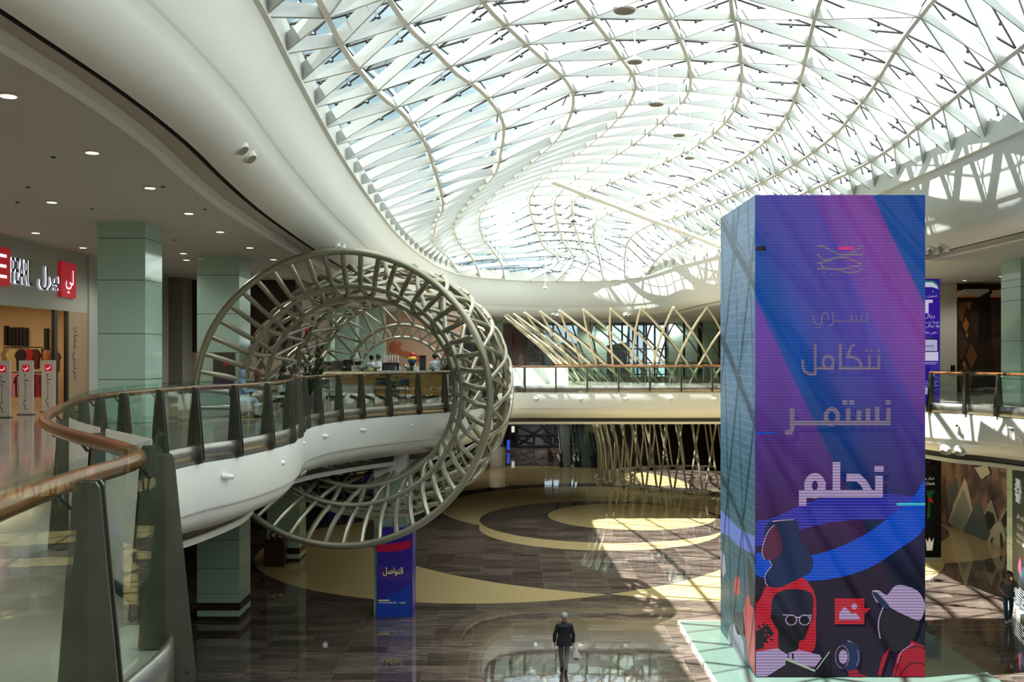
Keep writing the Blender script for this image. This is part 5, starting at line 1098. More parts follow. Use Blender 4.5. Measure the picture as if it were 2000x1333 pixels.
def chair(label, x, y, rz, m, seat_m=None, group=None):
    t = thing('cafe_chair', label, 'chair', (x, y, Z2), group); c, s = math.cos(rz), math.sin(rz); U, W = Vector((c, s, 0)), Vector((-s, c, 0)); o = Vector((x, y, Z2))
    b = new(); obox(b, o + Vector((0, 0, .45)), U * .21, W * .21, (0, 0, .025)); bmesh.ops.bevel(b, geom=b.edges[:], offset=.015, segments=2); obj('seat', b, seat_m or m, t)
    b = new(); pts = [o - W * .20 + U * (.20 * math.cos(a)) - W * (.05 * math.sin(a)) for a in [math.pi * k / 8 for k in range(9)]]
    sweep(b, pts, [Vector((0, 0, 0))] * 9, [(0, Z2 + .58), (0, Z2 + .86)], False); bmesh.ops.solidify(b, geom=b.faces[:], thickness=.025); obj('backrest', b, m, t)
    for sx_ in (-1, 1):
        for sy in (-1, 1): b = new(); tube(b, [o + U * .19 * sx_ + W * .19 * sy + Vector((0, 0, .44)), o + U * .22 * sx_ + W * .22 * sy], .014, 6); obj('leg', b, DSTEEL, t)
        b = new(); tube(b, [o + U * .18 * sx_ - W * .19 + Vector((0, 0, .44)), o + U * .19 * sx_ - W * .22 + Vector((0, 0, .7))], .012, 6); obj('back_post', b, DSTEEL, t)
    return t
def table(label, x, y, m, r=.38):
    t = thing('cafe_table', label, 'table', (x, y, Z2)); o = Vector((x, y, Z2))
    b = new(); lathe(b, o, [(r - .02, .71), (r, .72), (r, .745), (r - .01, .75)], 24); obj('table_top', b, m, t, True); b = new(); tube(b, [o + Vector((0, 0, .02)), o + Vector((0, 0, .72))], .035, 10); obj('pedestal', b, DSTEEL, t, True)
    b = new(); lathe(b, o, [(.24, 0), (.24, .015), (.05, .04)], 20); obj('foot', b, DSTEEL, t, True)
for lab, px, d, hd_, rob, hj, clab, dx in (('seated woman in a pale blue headscarf and robe by the balustrade', 470, 27.0, -70, BLUEROBE, BLUEROBE, 'dark cafe chair under the woman in pale blue', 0), ('seated woman in a maroon headscarf facing the woman in pale blue', 506, 27.6, 100, mat('brown_robe', (74, 56, 50), .8), MROBE, 'dark cafe chair under the woman in the maroon headscarf', 0)):
    x, y, _ = at2(px, d); h = math.radians(hd_); person(lab, (x, y, Z2 + .02), h, sit(), rob, rob, BSH, DARKHAIR, .97, hijab=hj)
    chair(clab, x + .05 * math.sin(h), y - .05 * math.cos(h), h, mat('chair_dark', (52, 50, 48), .5))
x, y, _ = at2(556, 33); person('seated person with black hair and dark clothes at the back table', (x, y, Z2 + .02), math.radians(60), sit(), mat('dark_top', (40, 38, 40), .8), BTR, BSH, DARKHAIR, 1.0); chair('dark cafe chair under the person with black hair', x - .04, y, math.radians(60), mat('chair_dark', (52, 50, 48), .5))
x, y, _ = at2(577, 34.5); person('seated person in white with a grey cap behind the tall plant', (x, y, Z2 + .02), math.radians(-60), sit(), WSHIRT, BTR, BSH, mat('grey_cap', (120, 122, 124), .7), 1.0); chair('pale cafe chair under the person in the grey cap', x + .04, y, math.radians(-60), mat('chair_pale', (150, 160, 168), .5))
x, y, _ = at2(489, 27.2); table('small round cafe table between the two seated women', x, y + .05, mat('table_white', (206, 204, 198), .35), .26)
x, y, _ = at2(566, 33.7); table('round cafe table between the two seated people at the back', x, y, mat('table_white', (206, 204, 198), .35))
x, y, _ = at2(541, 30.5); chair('white cafe chair with red top rail standing empty by the balustrade', x, y, math.radians(150), mat('chair_white', (206, 206, 200), .4))
b = new(); obox(b, (x, y + .16, Z2 + .92), (.22, .03, 0), (0, .02, 0), (0, 0, .045)); 
o = obj('seat_cushion', b, mat('chair_red', (120, 30, 34), .5)); tag(o, 'dark red cushion hung over the back of the white cafe chair', 'cushion')
x, y, _ = at2(628, 34.5); chair('pale grey cafe chair turned sideways behind the balustrade near the tall plant', x, y, math.radians(40), mat('chair_pale', (150, 160, 168), .5))
x, y, _ = at2(742, 37.2); chair('black cafe chair pulled up to the front of the counter', x, y, math.radians(180), mat('chair_dark', (52, 50, 48), .5))
x, y, _ = at2(786, 37.0); chair('navy cafe chair in front of the wooden counter', x, y, math.radians(170), mat('chair_navy', (34, 44, 70), .5))
# ------------------------------------------------------------------ cafe counter and what stands on it
CW = mat('counter_wood', (164, 120, 62), .4, noise=(2, .2)); CT = mat('counter_top', (224, 214, 194), .3)
yc = 39.4; cx0, cx1 = (632 - CX) / F * yc, (874 - CX) / F * yc; ct = EYE - (725 - CY) / F * yc
cn = thing('cafe_counter', 'long wooden cafe counter with pale top inside the ring sculpture', 'counter', ((cx0 + cx1) / 2, yc, Z2))
b = new(); box(b, (cx0 + .05, yc + .06, Z2 + .1), (cx1, yc + .75, ct - .06)); obj('body', b, mat('counter_white', (190, 186, 172), .5), cn)
b = new(); box(b, (cx0, yc - .06, ct - .06), (cx1 + .05, yc + .85, ct)); bmesh.ops.bevel(b, geom=b.edges[:], offset=.01, segments=2); obj('counter_top', b, CT, cn)
for k in range(6):
    xa = cx0 + .6 + (cx1 - cx0 - .7) * k / 6; xb = xa + (cx1 - cx0 - .7) / 6 - .03; b = new(); box(b, (xa, yc, ct - .50 if k < 2 else Z2 + .12), (xb, yc + .06, ct - .07)); obj('front_panel', b, CW, cn)
b = new(); box(b, (cx0 + .05, yc + .02, Z2), (cx1, yc + .7, Z2 + .1)); obj('plinth', b, DSTEEL, cn)
b = new(); box(b, (cx0 + .02, yc - .05, ct - .085), (cx1, yc - .03, ct - .062)); obj('light_strip', b, mat('strip_glow', (255, 236, 190), .5, em=(255, 230, 180), ems=1.0), cn)
# back counter
bk = thing('back_counter', 'low back counter behind the baristas carrying the machines', 'counter', ((cx0 + cx1) / 2, 44.6, Z2)); b = new(); box(b, (cx0 - .6, 44.4, Z2), (cx1 + .3, 45.1, Z2 + .92)); obj('body', b, mat('counter_dark', (60, 56, 52), .4), bk); b = new(); box(b, (cx0 - .65, 44.35, Z2 + .92), (cx1 + .35, 45.15, Z2 + .96)); obj('counter_top', b, mat('counter_steel', (140, 140, 136), .3, .6), bk)
def onc(px, d=None): d = d or yc + .4; return Vector(((px - CX) / F * d, d, ct))
def device(name, label, cat, px, d, w_, h_, dp, m, panel=None, z=None, knobs=0):
    p = onc(px, d); p.z = ct if z is None else z; t = thing(name, label, cat, p); b = new(); box(b, (p.x - w_ / 2, p.y - dp / 2, p.z), (p.x + w_ / 2, p.y + dp / 2, p.z + h_)); bmesh.ops.bevel(b, geom=b.edges[:], offset=min(.015, w_ / 12), segments=2); obj('body', b, m, t)
    if panel: b = new(); box(b, (p.x - w_ * .38, p.y - dp / 2 - .006, p.z + h_ * .2), (p.x + w_ * .38, p.y - dp / 2 + .01, p.z + h_ * .82)); obj('front', b, panel, t)
    for k in range(knobs): b = new(); lathe(b, (p.x + w_ * (-.3 + .2 * k), p.y - dp / 2 - .02, p.z + h_ * .9), [(.018, 0), (.018, .03)], 8, (0, 1, 0)); obj('knob', b, DSTEEL, t)
    return t
GREYB = mat('appliance_grey', (92, 92, 88), .4); BLKA = mat('appliance_black', (26, 26, 28), .35); WHTB = mat('appliance_white', (206, 206, 202), .4)
device('oven', 'small dark countertop oven at the left end of the cafe counter', 'oven', 638, 39.9, .34, .36, .4, BLKA, mat('oven_glass', (70, 62, 52), .1), knobs=2)
device('grill_press', 'grey box-shaped grill on the counter beside the small oven', 'grill', 661, 39.9, .46, .40, .45, GREYB, mat('grill_front', (72, 72, 68), .5))
sp_ = device('loudspeaker', 'black loudspeaker box standing on the counter right of the grey grill', 'speaker', 681, 39.9, .36, .44, .4, BLKA)
b = new(); p = onc(681, 39.69); lathe(b, p + Vector((0, 0, .2)), [(.12, 0), (.13, .015), (.02, .02)], 18, (0, -1, 0)); obj('cone', b, mat('speaker_cone', (52, 52, 54), .5), sp_)
device('menu_sign', 'small white menu board leaning on the cafe counter', 'sign', 697, 39.6, .42, .22, .04, WHTB, mat('menu_print', (168, 170, 168), .5))
device('coffee_grinder', 'dark coffee grinder behind the white menu board', 'grinder', 700, 40.1, .22, .38, .25, BLKA, None)
device('monitor', 'blue-rimmed order screen on the counter left of the barista', 'screen', 720, 39.9, .27, .24, .08, mat('monitor_blue', (86, 116, 158), .4), mat('monitor_face', (180, 194, 206), .3))
em_ = device('espresso_machine', 'wide black espresso machine with white cups on top behind the counter', 'coffee machine', 764, 44.7, .75, .42, .45, BLKA, mat('espresso_front', (88, 90, 92), .25, .7), z=Z2 + .96, knobs=3)
pz = Z2 + .96 + .42
for k in range(6):
    x = onc(764, 44.7).x - .30 + .12 * k; b = new()
    for q in range(6): lathe(b, (x, 44.7, pz + q * .058), [(.032, 0), (.045, .055)], 10)
    tag(obj('cup_stack', b, mat('cup_white', (226, 224, 216), .4), None, True), 'tall stack of white paper cups on the espresso machine, %s from the left' % NTH[k], 'cups', 'cup stacks on the espresso machine')
db = thing('beacon_display', 'red dome on yellow and blue bands, a toy-like display above the counter', 'display', onc(805, 40.0))
p = onc(805, 40.0)
b = new(); lathe(b, p, [(.10, 0), (.10, .33)], 14); obj('stand', b, BLKA, db, True); b = new(); lathe(b, p + Vector((0, 0, .33)), [(.16, 0), (.17, .02), (.17, .10), (.15, .12)], 18); obj('blue_band', b, mat('band_blue', (36, 64, 120), .4), db, True); b = new(); lathe(b, p + Vector((0, 0, .45)), [(.17, 0), (.18, .05), (.13, .12)], 18); obj('yellow_band', b, mat('band_yellow', (224, 186, 48), .4), db, True); b = new(); ball(b, p + Vector((0, 0, .62)), .125, 14); obj('red_dome', b, mat('dome_red', (196, 22, 30), .3), db, True)
device('vending_tower', 'tall black dispenser right of the red-domed display', 'dispenser', 826, 40.2, .24, .62, .35, BLKA, mat('dispenser_face', (48, 50, 56), .3))
device('menu_sign', 'white tilted price card on the counter in front of the black dispenser', 'sign', 813, 39.6, .22, .19, .03, WHTB, None)
for k, (px, c_, lab) in enumerate(((789, (214, 170, 176), 'pale pink bottle on the counter'), (781, (190, 196, 200), 'clear bottle on the counter beside the pink one'), (796, (206, 150, 60), 'amber jar on the counter below the red dome'), (773, (120, 132, 150), 'grey-blue bottle on the counter near the espresso machine'))):
    p = onc(px, 39.75); t = thing('bottle', lab, 'bottle', p); b = new(); lathe(b, p, [(.035, 0), (.04, .01), (.04, .13), (.015, .17), (.015, .21)], 12); obj('body', b, mat('bottle_%d' % k, c_, .3), t, True); b = new(); lathe(b, p + Vector((0, 0, .21)), [(.018, 0), (.018, .025)], 10); obj('cap', b, BLKA, t)
p = onc(729, 39.7) + Vector((0, 0, .12)); b = new(); prism(b, [p + Vector(v) for v in ((-.15, 0, -.02), (.16, 0, .0), (.2, 0, .06), (.02, 0, .1), (-.14, 0, .05))], (0, .1, .02)); bmesh.ops.translate(b, verts=b.verts, vec=(0, 0, -.10)); tag(obj('snack_packet', b, mat('packet_yellow', (230, 190, 44), .4)), 'yellow packet on the counter in front of the barista in the polo shirt', 'packet')
# plants
LEAF = mat('leaf_green', (46, 82, 46), .5, noise=(8, .4)); LEAF2 = mat('leaf_light', (92, 122, 62), .5, noise=(8, .4)); STEM = mat('stem_brown', (74, 62, 44), .7)
def plant(name, label, base, h, spread, n, leaf, seed, pot=None, lean=(0, 0), frond=.5):
    r = random.Random(seed); t = thing(name, label, 'plant', base); base = Vector(base)
    z0 = base.z + (pot[1] if pot else 0)
    if pot: b = new(); lathe(b, base, [(pot[0] * .8, 0), (pot[0], pot[1] * .95), (pot[0] * 1.03, pot[1]), (pot[0] * .9, pot[1])], 18); obj('pot', b, pot[2], t, True)
    b = new(); fo = new(); o = Vector((base.x, base.y, z0))
    for k in range(n):
        a = r.uniform(0, 6.28); f = r.uniform(.25, 1); tip = o + Vector((math.cos(a) * spread * r.uniform(.4, 1) + lean[0] * f, math.sin(a) * spread * r.uniform(.4, 1) + lean[1] * f, h * f)); mid = o.lerp(tip, .5) + Vector((0, 0, h * .12)); pts = crom([o, mid, tip], .08); tube(b, pts, .006 * (1 + h), 4)
        for q in range(max(1, int(len(pts) * .2)), len(pts)):
            d = (pts[min(q + 1, len(pts) - 1)] - pts[q - 1]).normalized(); sd = d.cross(Vector((r.uniform(-.3, .3), r.uniform(-.3, .3), 1))).normalized()
            for s in (-1, 1):
                L_ = frond * r.uniform(.12, .26); e1 = pts[q] + sd * s * L_ + d * L_ * .8; m_ = pts[q].lerp(e1, .5); wv = d.cross(sd).normalized() * .026 + d * .02
                fo.faces.new([fo.verts.new(v) for v in (pts[q], m_ + wv, e1, m_ - wv)])
    obj('stem', b, STEM, t); obj('foliage', fo, leaf, t); return t
POT = mat('pot_grey', (84, 84, 82), .5)
x, y, _ = at2(606, 31.6); plant('potted_palm', 'tall dark green feathery plant in a pot behind the balustrade, left of the counter', (x, y, Z2), 1.55, .42, 22, LEAF, 2, (.26, .42, POT), (.12, 0), .75)
x, y, _ = at2(770, 38.2); plant('potted_palm', 'small green potted plant standing on the floor before the counter', (x, y, Z2), .55, .26, 14, LEAF, 3, (.2, .36, POT), (0, 0), .6)
x, y, _ = at2(872, 40.6); plant('potted_palm', 'leafy green plant beside the barista in the patterned shirt', (x, y, Z2), 1.05, .25, 14, LEAF, 8, (.22, .55, POT), (0, 0), .6)
for k, (px, sp_, n, lab) in enumerate(((676, .16, 9, 'low green plant trough at the left part of the counter top'), (708, .22, 16, 'bushy green plants along the counter top below the barista'), (733, .20, 14, 'light green plants on the counter edge, right of the bushy ones'), (797, .18, 9, 'thin trailing plant on the counter edge below the red dome'), (846, .2, 10, 'thin trailing plant on the right part of the counter edge'))):
    p = onc(px, yc + .05); t = plant('counter_plant', lab, (p.x, p.y, ct), .12, sp_, n, LEAF2 if k in (1, 2) else LEAF, 20 + k, (.07, .05, POT), (0, 0), .35)
# red pencil-shaped sign on the kiosk corner
p = P(600, 700, 43.9); t = thing('pencil_sign', 'red pencil-shaped sign hanging on the corner of the brown kiosk', 'sign', P(600, 664, 43.85))
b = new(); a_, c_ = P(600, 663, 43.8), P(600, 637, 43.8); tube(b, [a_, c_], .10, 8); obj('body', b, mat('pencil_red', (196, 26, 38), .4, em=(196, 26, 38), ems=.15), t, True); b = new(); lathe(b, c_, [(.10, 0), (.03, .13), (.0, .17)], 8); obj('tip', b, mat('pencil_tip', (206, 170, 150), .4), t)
b = new(); text(b, 'ZN', P(600, 673, 43.95), (0, 0, 1), (-1, 0, 0), .26, .42, .0); o = obj('lettering', b, WHITE, t)
b = new(); obox(b, P(438, 720, 33.28), (.36, 0, 0), (0, .03, 0), (0, 0, .52), 0); obox(b, P(440, 712, 33.24), (.055, 0, 0), (0, .01, 0), (0, 0, .07), 1)
tag(obj('notice_board', b, [mat('notice_grey', (72, 70, 62), .4), mat('notice_red', (190, 40, 44), .5)]), 'grey notice board with small red sign on the second green column', 'sign')
b = new(); text(b, 'YOU', P(258, 600, 24.97), (1, 0, 0), (0, 0, 1), .42, .34, .0)
for o_ in (b,): b.free()
# ------------------------------------------------------------------ clothes shop on the left
XS = -14.19
def sp2(px, py, k=0): d = F * -XS / (CX - px); return Vector((XS + .004 * k, d, EYE - (py - CY) / F * d))
SGR = mat('sign_red', (196, 22, 40), .35, em=(196, 22, 40), ems=.35); SGW = mat('sign_white', (240, 240, 245), .4, em=(235, 240, 255), ems=1.1); SGB = mat('sign_black', (22, 20, 30), .4)
def logo(label, cat, build, m): b = new(); build(b); o = obj('shop_sign', b, m); return tag(o, label, cat)
def sq(b, y0, y1, z0, z1, mi): box(b, (XS, y0, z0), (XS + .09, y1, z1), mi)
z = EYE
def bl(b):
    sq(b, 25.7, 27.98, z + 1.95, z + 3.0, 0); text(b, 'LE', (XS + .11, 27.1, z + 2.48), (0, 1, 0), (0, 0, 1), .66, 1.3, .0, 1)
logo('red shop sign square with white letters LE at the left edge of the fascia', 'sign', bl, [SGR, SGW])
b = new()
for dx, mi in ((.06, 0), (.0, 1)): text(b, 'PEARL', (XS + dx + .03, 28.66 + (.03 if mi else 0), z + 2.42), (0, 1, 0), (0, 0, 1), .74, 1.2, .0, mi)
tag(obj('shop_sign', b, [SGB, SGW]), 'black and white letters PEARL on the shop fascia', 'sign')
b = new()
for dx, mi in ((.06, 0), (.0, 1)): text(b, shape('بيرل'), (XS + dx + .03, 30.42 + (.04 if mi else 0), z + 2.35), (0, 1, 0), (0, 0, 1), .72, 1.35, .0, mi)
tag(obj('shop_sign', b, [SGB, SGW]), 'black and white Arabic letters on the shop fascia', 'sign')
b = new(); sq(b, 31.15, 32.2, z + 1.85, z + 2.95, 0); text(b, shape('لي'), (XS + .11, 31.7, z + 2.35), (0, 1, 0), (0, 0, 1), .75, .55, .0, 1)
tag(obj('shop_sign', b, [SGR, SGW]), 'red shop sign square with white Arabic letters at the right end of the fascia', 'sign')
b = new(); box(b, (-14.25, 31.9, Z2), (-14.2, 33.3, EYE + 1.42), 0); text(b, shape('خزنس معك'), (-14.195, 32.35, EYE + .05), (0, 0, -1), (0, 1, 0), .38, 1.75, .0, 1)
tag(obj('window_lettering', b, [mat('window_beige', (172, 150, 116), .3), SGB]), 'tall vertical Arabic handwriting on the beige shop window panel', 'sign')
b = new(); box(b, (-14.3, 30.9, Z2), (-14.2, 31.1, EYE + 1.42)); box(b, (-14.3, 31.75, Z2), (-14.2, 31.9, EYE + 1.42)); struct('trim_shop_door_frame', b, DSTEEL)
for k, px in enumerate((6, 51.5, 95)):
    d = (27.2, 28.5, 29.9)[k]; x = (px - CX) / F * d; t = thing('security_gate', 'white anti-theft gate with red badge at the shop entrance, %s' % ('nearest of three', 'middle of three', 'farthest of three')[k], 'gate', (x, d, Z2), 'anti-theft gates at the shop entrance')
    b = new(); box(b, (x - .2, d - .03, Z2), (x + .2, d + .03, Z2 + 1.56)); bmesh.ops.bevel(b, geom=b.edges[:], offset=.012, segments=2); obj('panel', b, mat('gate_white', (206, 204, 200), .3), t)
    b = new(); box(b, (x - .1, d - .036, Z2 + 1.24), (x + .1, d - .03, Z2 + 1.43), 0); text(b, shape('لي'), (x, d - .038, Z2 + 1.335), (1, 0, 0), (0, 0, 1), .12, .12, 0, 1); obj('badge', b, [SGR, SGW], t)
    b = new(); text(b, shape('بيـــــرل'), (x, d - .034, Z2 + .65), (0, 0, -1), (1, 0, 0), .16, 1.0, 0); obj('lettering', b, SGB, t)
    b = new(); box(b, (x - .24, d - .08, Z2), (x + .24, d + .08, Z2 + .03)); obj('foot', b, GREYB, t)
def rack(label, pxa, pxb, d, z1):
    xa, xb = (pxa - CX) / F * d, (pxb - CX) / F * d; t = thing('clothes_rack', label, 'rack', ((xa + xb) / 2, d, Z2)); b = new(); tube(b, [(xa, d, z1), (xb, d, z1)], .018, 6); obj('rail', b, BLACK, t)
    for x in (xa, xb): b = new(); tube(b, [(x, d, Z2), (x, d, z1)], .02, 6); obj('post', b, BLACK, t)
    return xa, xb
def garment(label, x, d, z1, w_, h_, m, r):
    t = thing('garment', label, 'clothes', (x, d, z1 - h_)); b = new(); a = r.uniform(-.1, .1)
    pr = [(-.06, 0), (-w_ / 2, -.10), (-w_ * .62, -.38 * h_), (-w_ * .45, -.40 * h_), (-w_ * .40, -h_), (w_ * .42, -h_ * .98), (w_ * .45, -.40 * h_), (w_ * .62, -.36 * h_), (w_ / 2, -.10), (.06, 0)]
    prism(b, [Vector((x + px_, d - .05 + px_ * a, z1 - .06 + pz_)) for px_, pz_ in pr], (0, .10, 0)); bmesh.ops.bevel(b, geom=b.edges[:], offset=.02, segments=1); obj('cloth', b, m, t)
    b = new(); tube(b, crom([Vector((x, d, z1 - .07)), Vector((x + .01, d, z1 - .02)), Vector((x + .03, d, z1 + .01)), Vector((x, d, z1 + .03))], .02), .006, 5); obj('hanger', b, DSTEEL, t)
rr = random.Random(6)
z1 = EYE + (CY - 679) / F * 32.4; xa, xb = rack('upper black clothes rail near the back of the shop', 8, 82, 32.4, z1)
for (px, c_, lab, w_, h_) in ((14, (120, 96, 70), 'brown garment at the left end of the upper shop rail', .32, .6), (25, (176, 152, 104), 'fluffy beige garment on the upper shop rail', .36, .66), (42, (30, 26, 26), 'black garment on the upper shop rail', .34, .72), (56, (162, 30, 34), 'red garment on the upper shop rail', .3, .6), (69, (84, 30, 32), 'dark red garment at the right end of the upper shop rail', .3, .66)): garment(lab, (px - CX) / F * 32.4, 32.4, z1, w_, h_, mat('cloth_' + '_'.join(map(str, c_)), c_, .85), rr)
z1 = EYE + (CY - 683) / F * 33.2; rack('short black clothes rail near the shop window', 84, 112, 33.2, z1)
for px, c_, lab in ((90, (186, 116, 66), 'orange garment on the short shop rail'), (99, (170, 96, 64), 'rust garment on the short shop rail'), (107, (120, 74, 58), 'brown garment on the short shop rail')): garment(lab, (px - CX) / F * 33.2, 33.2, z1, .32, .7, mat('cloth_' + '_'.join(map(str, c_)), c_, .85), rr)
z1 = EYE + (CY - 728) / F * 31.2; rack('low clothes rail near the shop entrance', -2, 108, 31.2, z1)
for px, c_, lab in ((8, (150, 120, 110), 'beige top on the low shop rail'), (19, (190, 96, 120), 'pink dress at the left of the low shop rail'), (29, (204, 120, 140), 'pale pink dress on the low shop rail'), (40, (32, 28, 30), 'black top on the low shop rail'), (70, (110, 34, 40), 'maroon top on the low shop rail'), (78, (150, 44, 48), 'crimson top on the low shop rail'), (88, (60, 44, 40), 'dark brown top on the low shop rail'), (99, (44, 36, 44), 'dark plum top on the low shop rail')): garment(lab, (px - CX) / F * 31.2, 31.2, z1, .32, .72, mat('cloth_' + '_'.join(map(str, c_)), c_, .85), rr)
for k, (px, y0, y1) in enumerate(((13, 637, 675), (23, 640, 676), (30, 640, 676), (37, 640, 676), (44, 640, 676), (51, 641, 677), (91, 642, 683))):
    pass
wr_ = thing('wall_rack', 'black vertical display bars on the back wall of the clothes shop', 'rack', P(30, 676, 34.5))
for px, y0, y1 in ((13, 637, 675), (23, 640, 676), (30, 640, 676), (37, 640, 676), (44, 640, 676), (51, 641, 677), (91, 642, 683)): a_, c_ = P(px, y0, 34.5), P(px, y1, 34.5); b = new(); box(b, (a_.x - .05, 34.4, c_.z), (a_.x + .05, 34.6, a_.z)); obj('bar', b, BLACK, wr_)
mn = thing('mannequin', 'pale mannequin with dark clothes in the shop window beside the first green column', 'mannequin', at2(201, 35.6)[:2] + (Z2,)); x, y, _ = at2(201, 35.6)
b = new(); ball(b, (x, y, Z2 + 1.62), .10, 12, (1, 1.1, 1.3)); tube(b, [(x, y, Z2 + 1.38), (x, y, Z2 + 1.55)], .05, 8); obj('head', b, mat('mannequin_pale', (206, 200, 188), .5), mn, True); b = new(); tube(b, [(x, y, Z2 + .5), (x, y, Z2 + .95), (x, y, Z2 + 1.25), (x, y, Z2 + 1.42)], [.20, .15, .2, .07], 12); obj('dress', b, mat('mannequin_dark', (60, 58, 56), .8), mn, True); b = new(); tube(b, [(x, y, Z2 + .03), (x, y, Z2 + .55)], .03, 8); lathe(b, (x, y, Z2), [(.18, 0), (.18, .02)], 14); obj('stand', b, STEEL, mn)
# ------------------------------------------------------------------ lamps and small fittings
GLOW = mat('lamp_glow', (255, 236, 200), .5, em=(255, 232, 190), ems=3.0)
LAMPRING = mat('lamp_ring', (206, 200, 188), .4)
def downlight(px, py, n, side, z=3.34, r=.10):
    d = F * z / (CY - py); p = P(px, py, d); t = thing('downlight', 'round recessed downlight in the %s ceiling, %s of its kind there' % (side, n), 'light', p, 'downlights in the %s ceiling' % side)
    zc = cz(p.x, p.y) if side != 'shop' else p.z; p.z = zc
    b = new(); lathe(b, p - Vector((0, 0, .02)), [(r, 0.02), (r + .03, .018), (r + .03, 0), (r, 0)], 18); obj('ring', b, LAMPRING, t, True); b = new(); lathe(b, p - Vector((0, 0, .026)), [(r, 0), (r, .01)], 18); obj('lens', b, GLOW, t)
    return p
dl = [(16, 187), (180, 298), (293, 367), (101, 395), (369, 417), (70, 455), (430, 453), (162, 484), (358, 495), (488, 484), (534, 507), (364, 508)]
dl.sort(key=lambda q: q[1])
for k, (x, y) in enumerate(dl): downlight(x, y, ORD[k], 'left upper')
for k, (x, y) in enumerate([(1884, 548), (1850, 566), (1955, 540)]): downlight(x, y, ORD[k], 'right upper', 3.34, .07)
for k, (x, y) in enumerate([(12, 592), (88, 606), (104, 604), (60, 609)]):
    d = 32.6; p = P(x, y, d); p.z = EYE + 1.745; t = thing('downlight', 'small warm downlight in the shop ceiling, %s from the left' % NTH[k], 'light', p, 'downlights in the shop ceiling'); b = new(); lathe(b, p - Vector((0, 0, .02)), [(.09, 0), (.09, .02)], 14); obj('lens', b, GLOW, t)
# small grilles and sensors in the left ceiling
for k, (x, y) in enumerate([(104, 307), (55, 366), (318, 365), (400, 409), (34, 396), (340, 469), (180, 408)]):
    d = F * 3.34 / (CY - y); p = P(x, y, d); b = new(); lathe(b, p - Vector((0, 0, .03)), [(.02, .01), (.04, .02), (.04, .03)], 12); tag(obj('ceiling_sensor', b, GRILLE), 'tiny dark sensor dot on the left upper ceiling', 'sensor', 'sensors on the left upper ceiling')
# shop light
def area(loc, sx_, sy, en, c, rot=(0, 0, 0)):
    l = bpy.data.lights.new('lamp_and_fill_light', 'AREA'); l.shape = 'RECTANGLE'; l.size = sx_; l.size_y = sy; l.energy = en; l.color = c; o = bpy.data.objects.new('lamp_and_fill_light', l); col.objects.link(o); o.location = loc; o.rotation_euler = rot; return o
area((-16.8, 30, EYE + 1.7), 3, 6, 130, (1, .78, .5))
# spots for the ceiling downlights, plus unseen ones added to brighten dim areas
def lamp(x, y, z, en, c=(1, .97, .90)):
    l = bpy.data.lights.new('lamp_and_fill_light', 'SPOT'); l.energy = en; l.color = c; l.shadow_soft_size = .12; l.spot_size = math.radians(150); l.spot_blend = .6; o = bpy.data.objects.new('lamp_and_fill_light', l); col.objects.link(o); o.location = (x, y, z)
for x, y, en in ((-8.2, 13, 130), (-11.5, 17, 130), (-8.6, 21, 140), (-12, 25, 150), (-8.8, 30, 200), (-12, 33, 200), (-9, 38, 260), (-5.5, 43, 320), (-3.2, 39, 200), (-8, 50, 300), (-3.5, 58, 320), (-1.5, 85, 600), (2, 84, 500), (8, 86, 500), (14, 87, 420), (18.5, 28, 150), (18.5, 38, 170), (20.5, 43.5, 150)): lamp(x, y, EYE + (3.25 if y < 60 else 2.85), en)  # cafe and far-end spots are added fill light
for x, y, en in ((-9, 36, 80), (-9, 48, 90), (18.5, 38, 100), (19.5, 48, 120), (-3, 74, 420), (1.5, 84, 700), (3, 93, 900), (6, 94, 700)): lamp(x, y, 5.05, en)  # no fittings here: spots added to lift the dark ground floor
def diffuser(px, py, d, ax, lab, r=.145, grp=None):
    p = P(px, py, d); t = thing('air_nozzle', lab, 'vent', p, grp); ax = Vector(ax).normalized()
    b = new(); lathe(b, p - ax * .06, [(r * 1.35, 0), (r * 1.38, .03), (r * 1.2, .06), (r * 1.0, .065)], 20, ax); obj('collar', b, WHITE2, t, True)
    b = new(); lathe(b, p - ax * .02, [(r * 1.0, 0), (r * .92, .10), (r * .72, .14)], 18, ax); obj('ball', b, mat('nozzle_cream', (222, 220, 210), .4), t, True)
    b = new(); lathe(b, p + ax * .115, [(r * .70, 0), (r * .70, .008)], 16, ax); obj('outlet', b, mat('nozzle_dark', (130, 126, 114), .6), t)
ax = (.62, -.25, -.75)
diffuser(468, 286, 17.6, ax, 'round air nozzle on the left white cove, upper one of the nearer pair'); diffuser(484, 303, 18.35, ax, 'round air nozzle on the left white cove, lower one of the nearer pair')
diffuser(656, 481, 32.6, ax, 'round air nozzle on the left cove above the ring sculpture, left one'); diffuser(667, 484, 33.6, ax, 'round air nozzle on the left cove above the ring sculpture, right one')
diffuser(1822, 488, 32.3, (-.8, -.3, -.55), 'oval air nozzle on the right upper cove beside the tower, left one', .15); diffuser(1842, 483, 31.6, (-.8, -.3, -.55), 'oval air nozzle on the right upper cove beside the tower, right one', .15)
for k, (x, y, d) in enumerate(((572, 930, 26.6), (588, 922, 27.9))): diffuser(x, y, d, (.75, -.2, -.6), 'air nozzle under the inner bend of the left balcony, %s one' % ('nearer', 'farther')[k])
for k, (x, y, d) in enumerate(((643, 905, 30.9), (667, 899, 31.5), (693, 895, 32.0), (721, 891, 32.6))): diffuser(x, y, d, (.55, -.62, -.55), 'air nozzle in the row under the cafe balcony, %s from the left' % NTH[k], .17, 'air nozzles under the cafe balcony')
for k, (x, y, d) in enumerate(((1846, 880, 34.0), (1874, 882, 33.3))): diffuser(x, y, d, (-.7, -.45, -.55), 'air nozzle under the right balcony, %s one' % ('left', 'right')[k], .15)
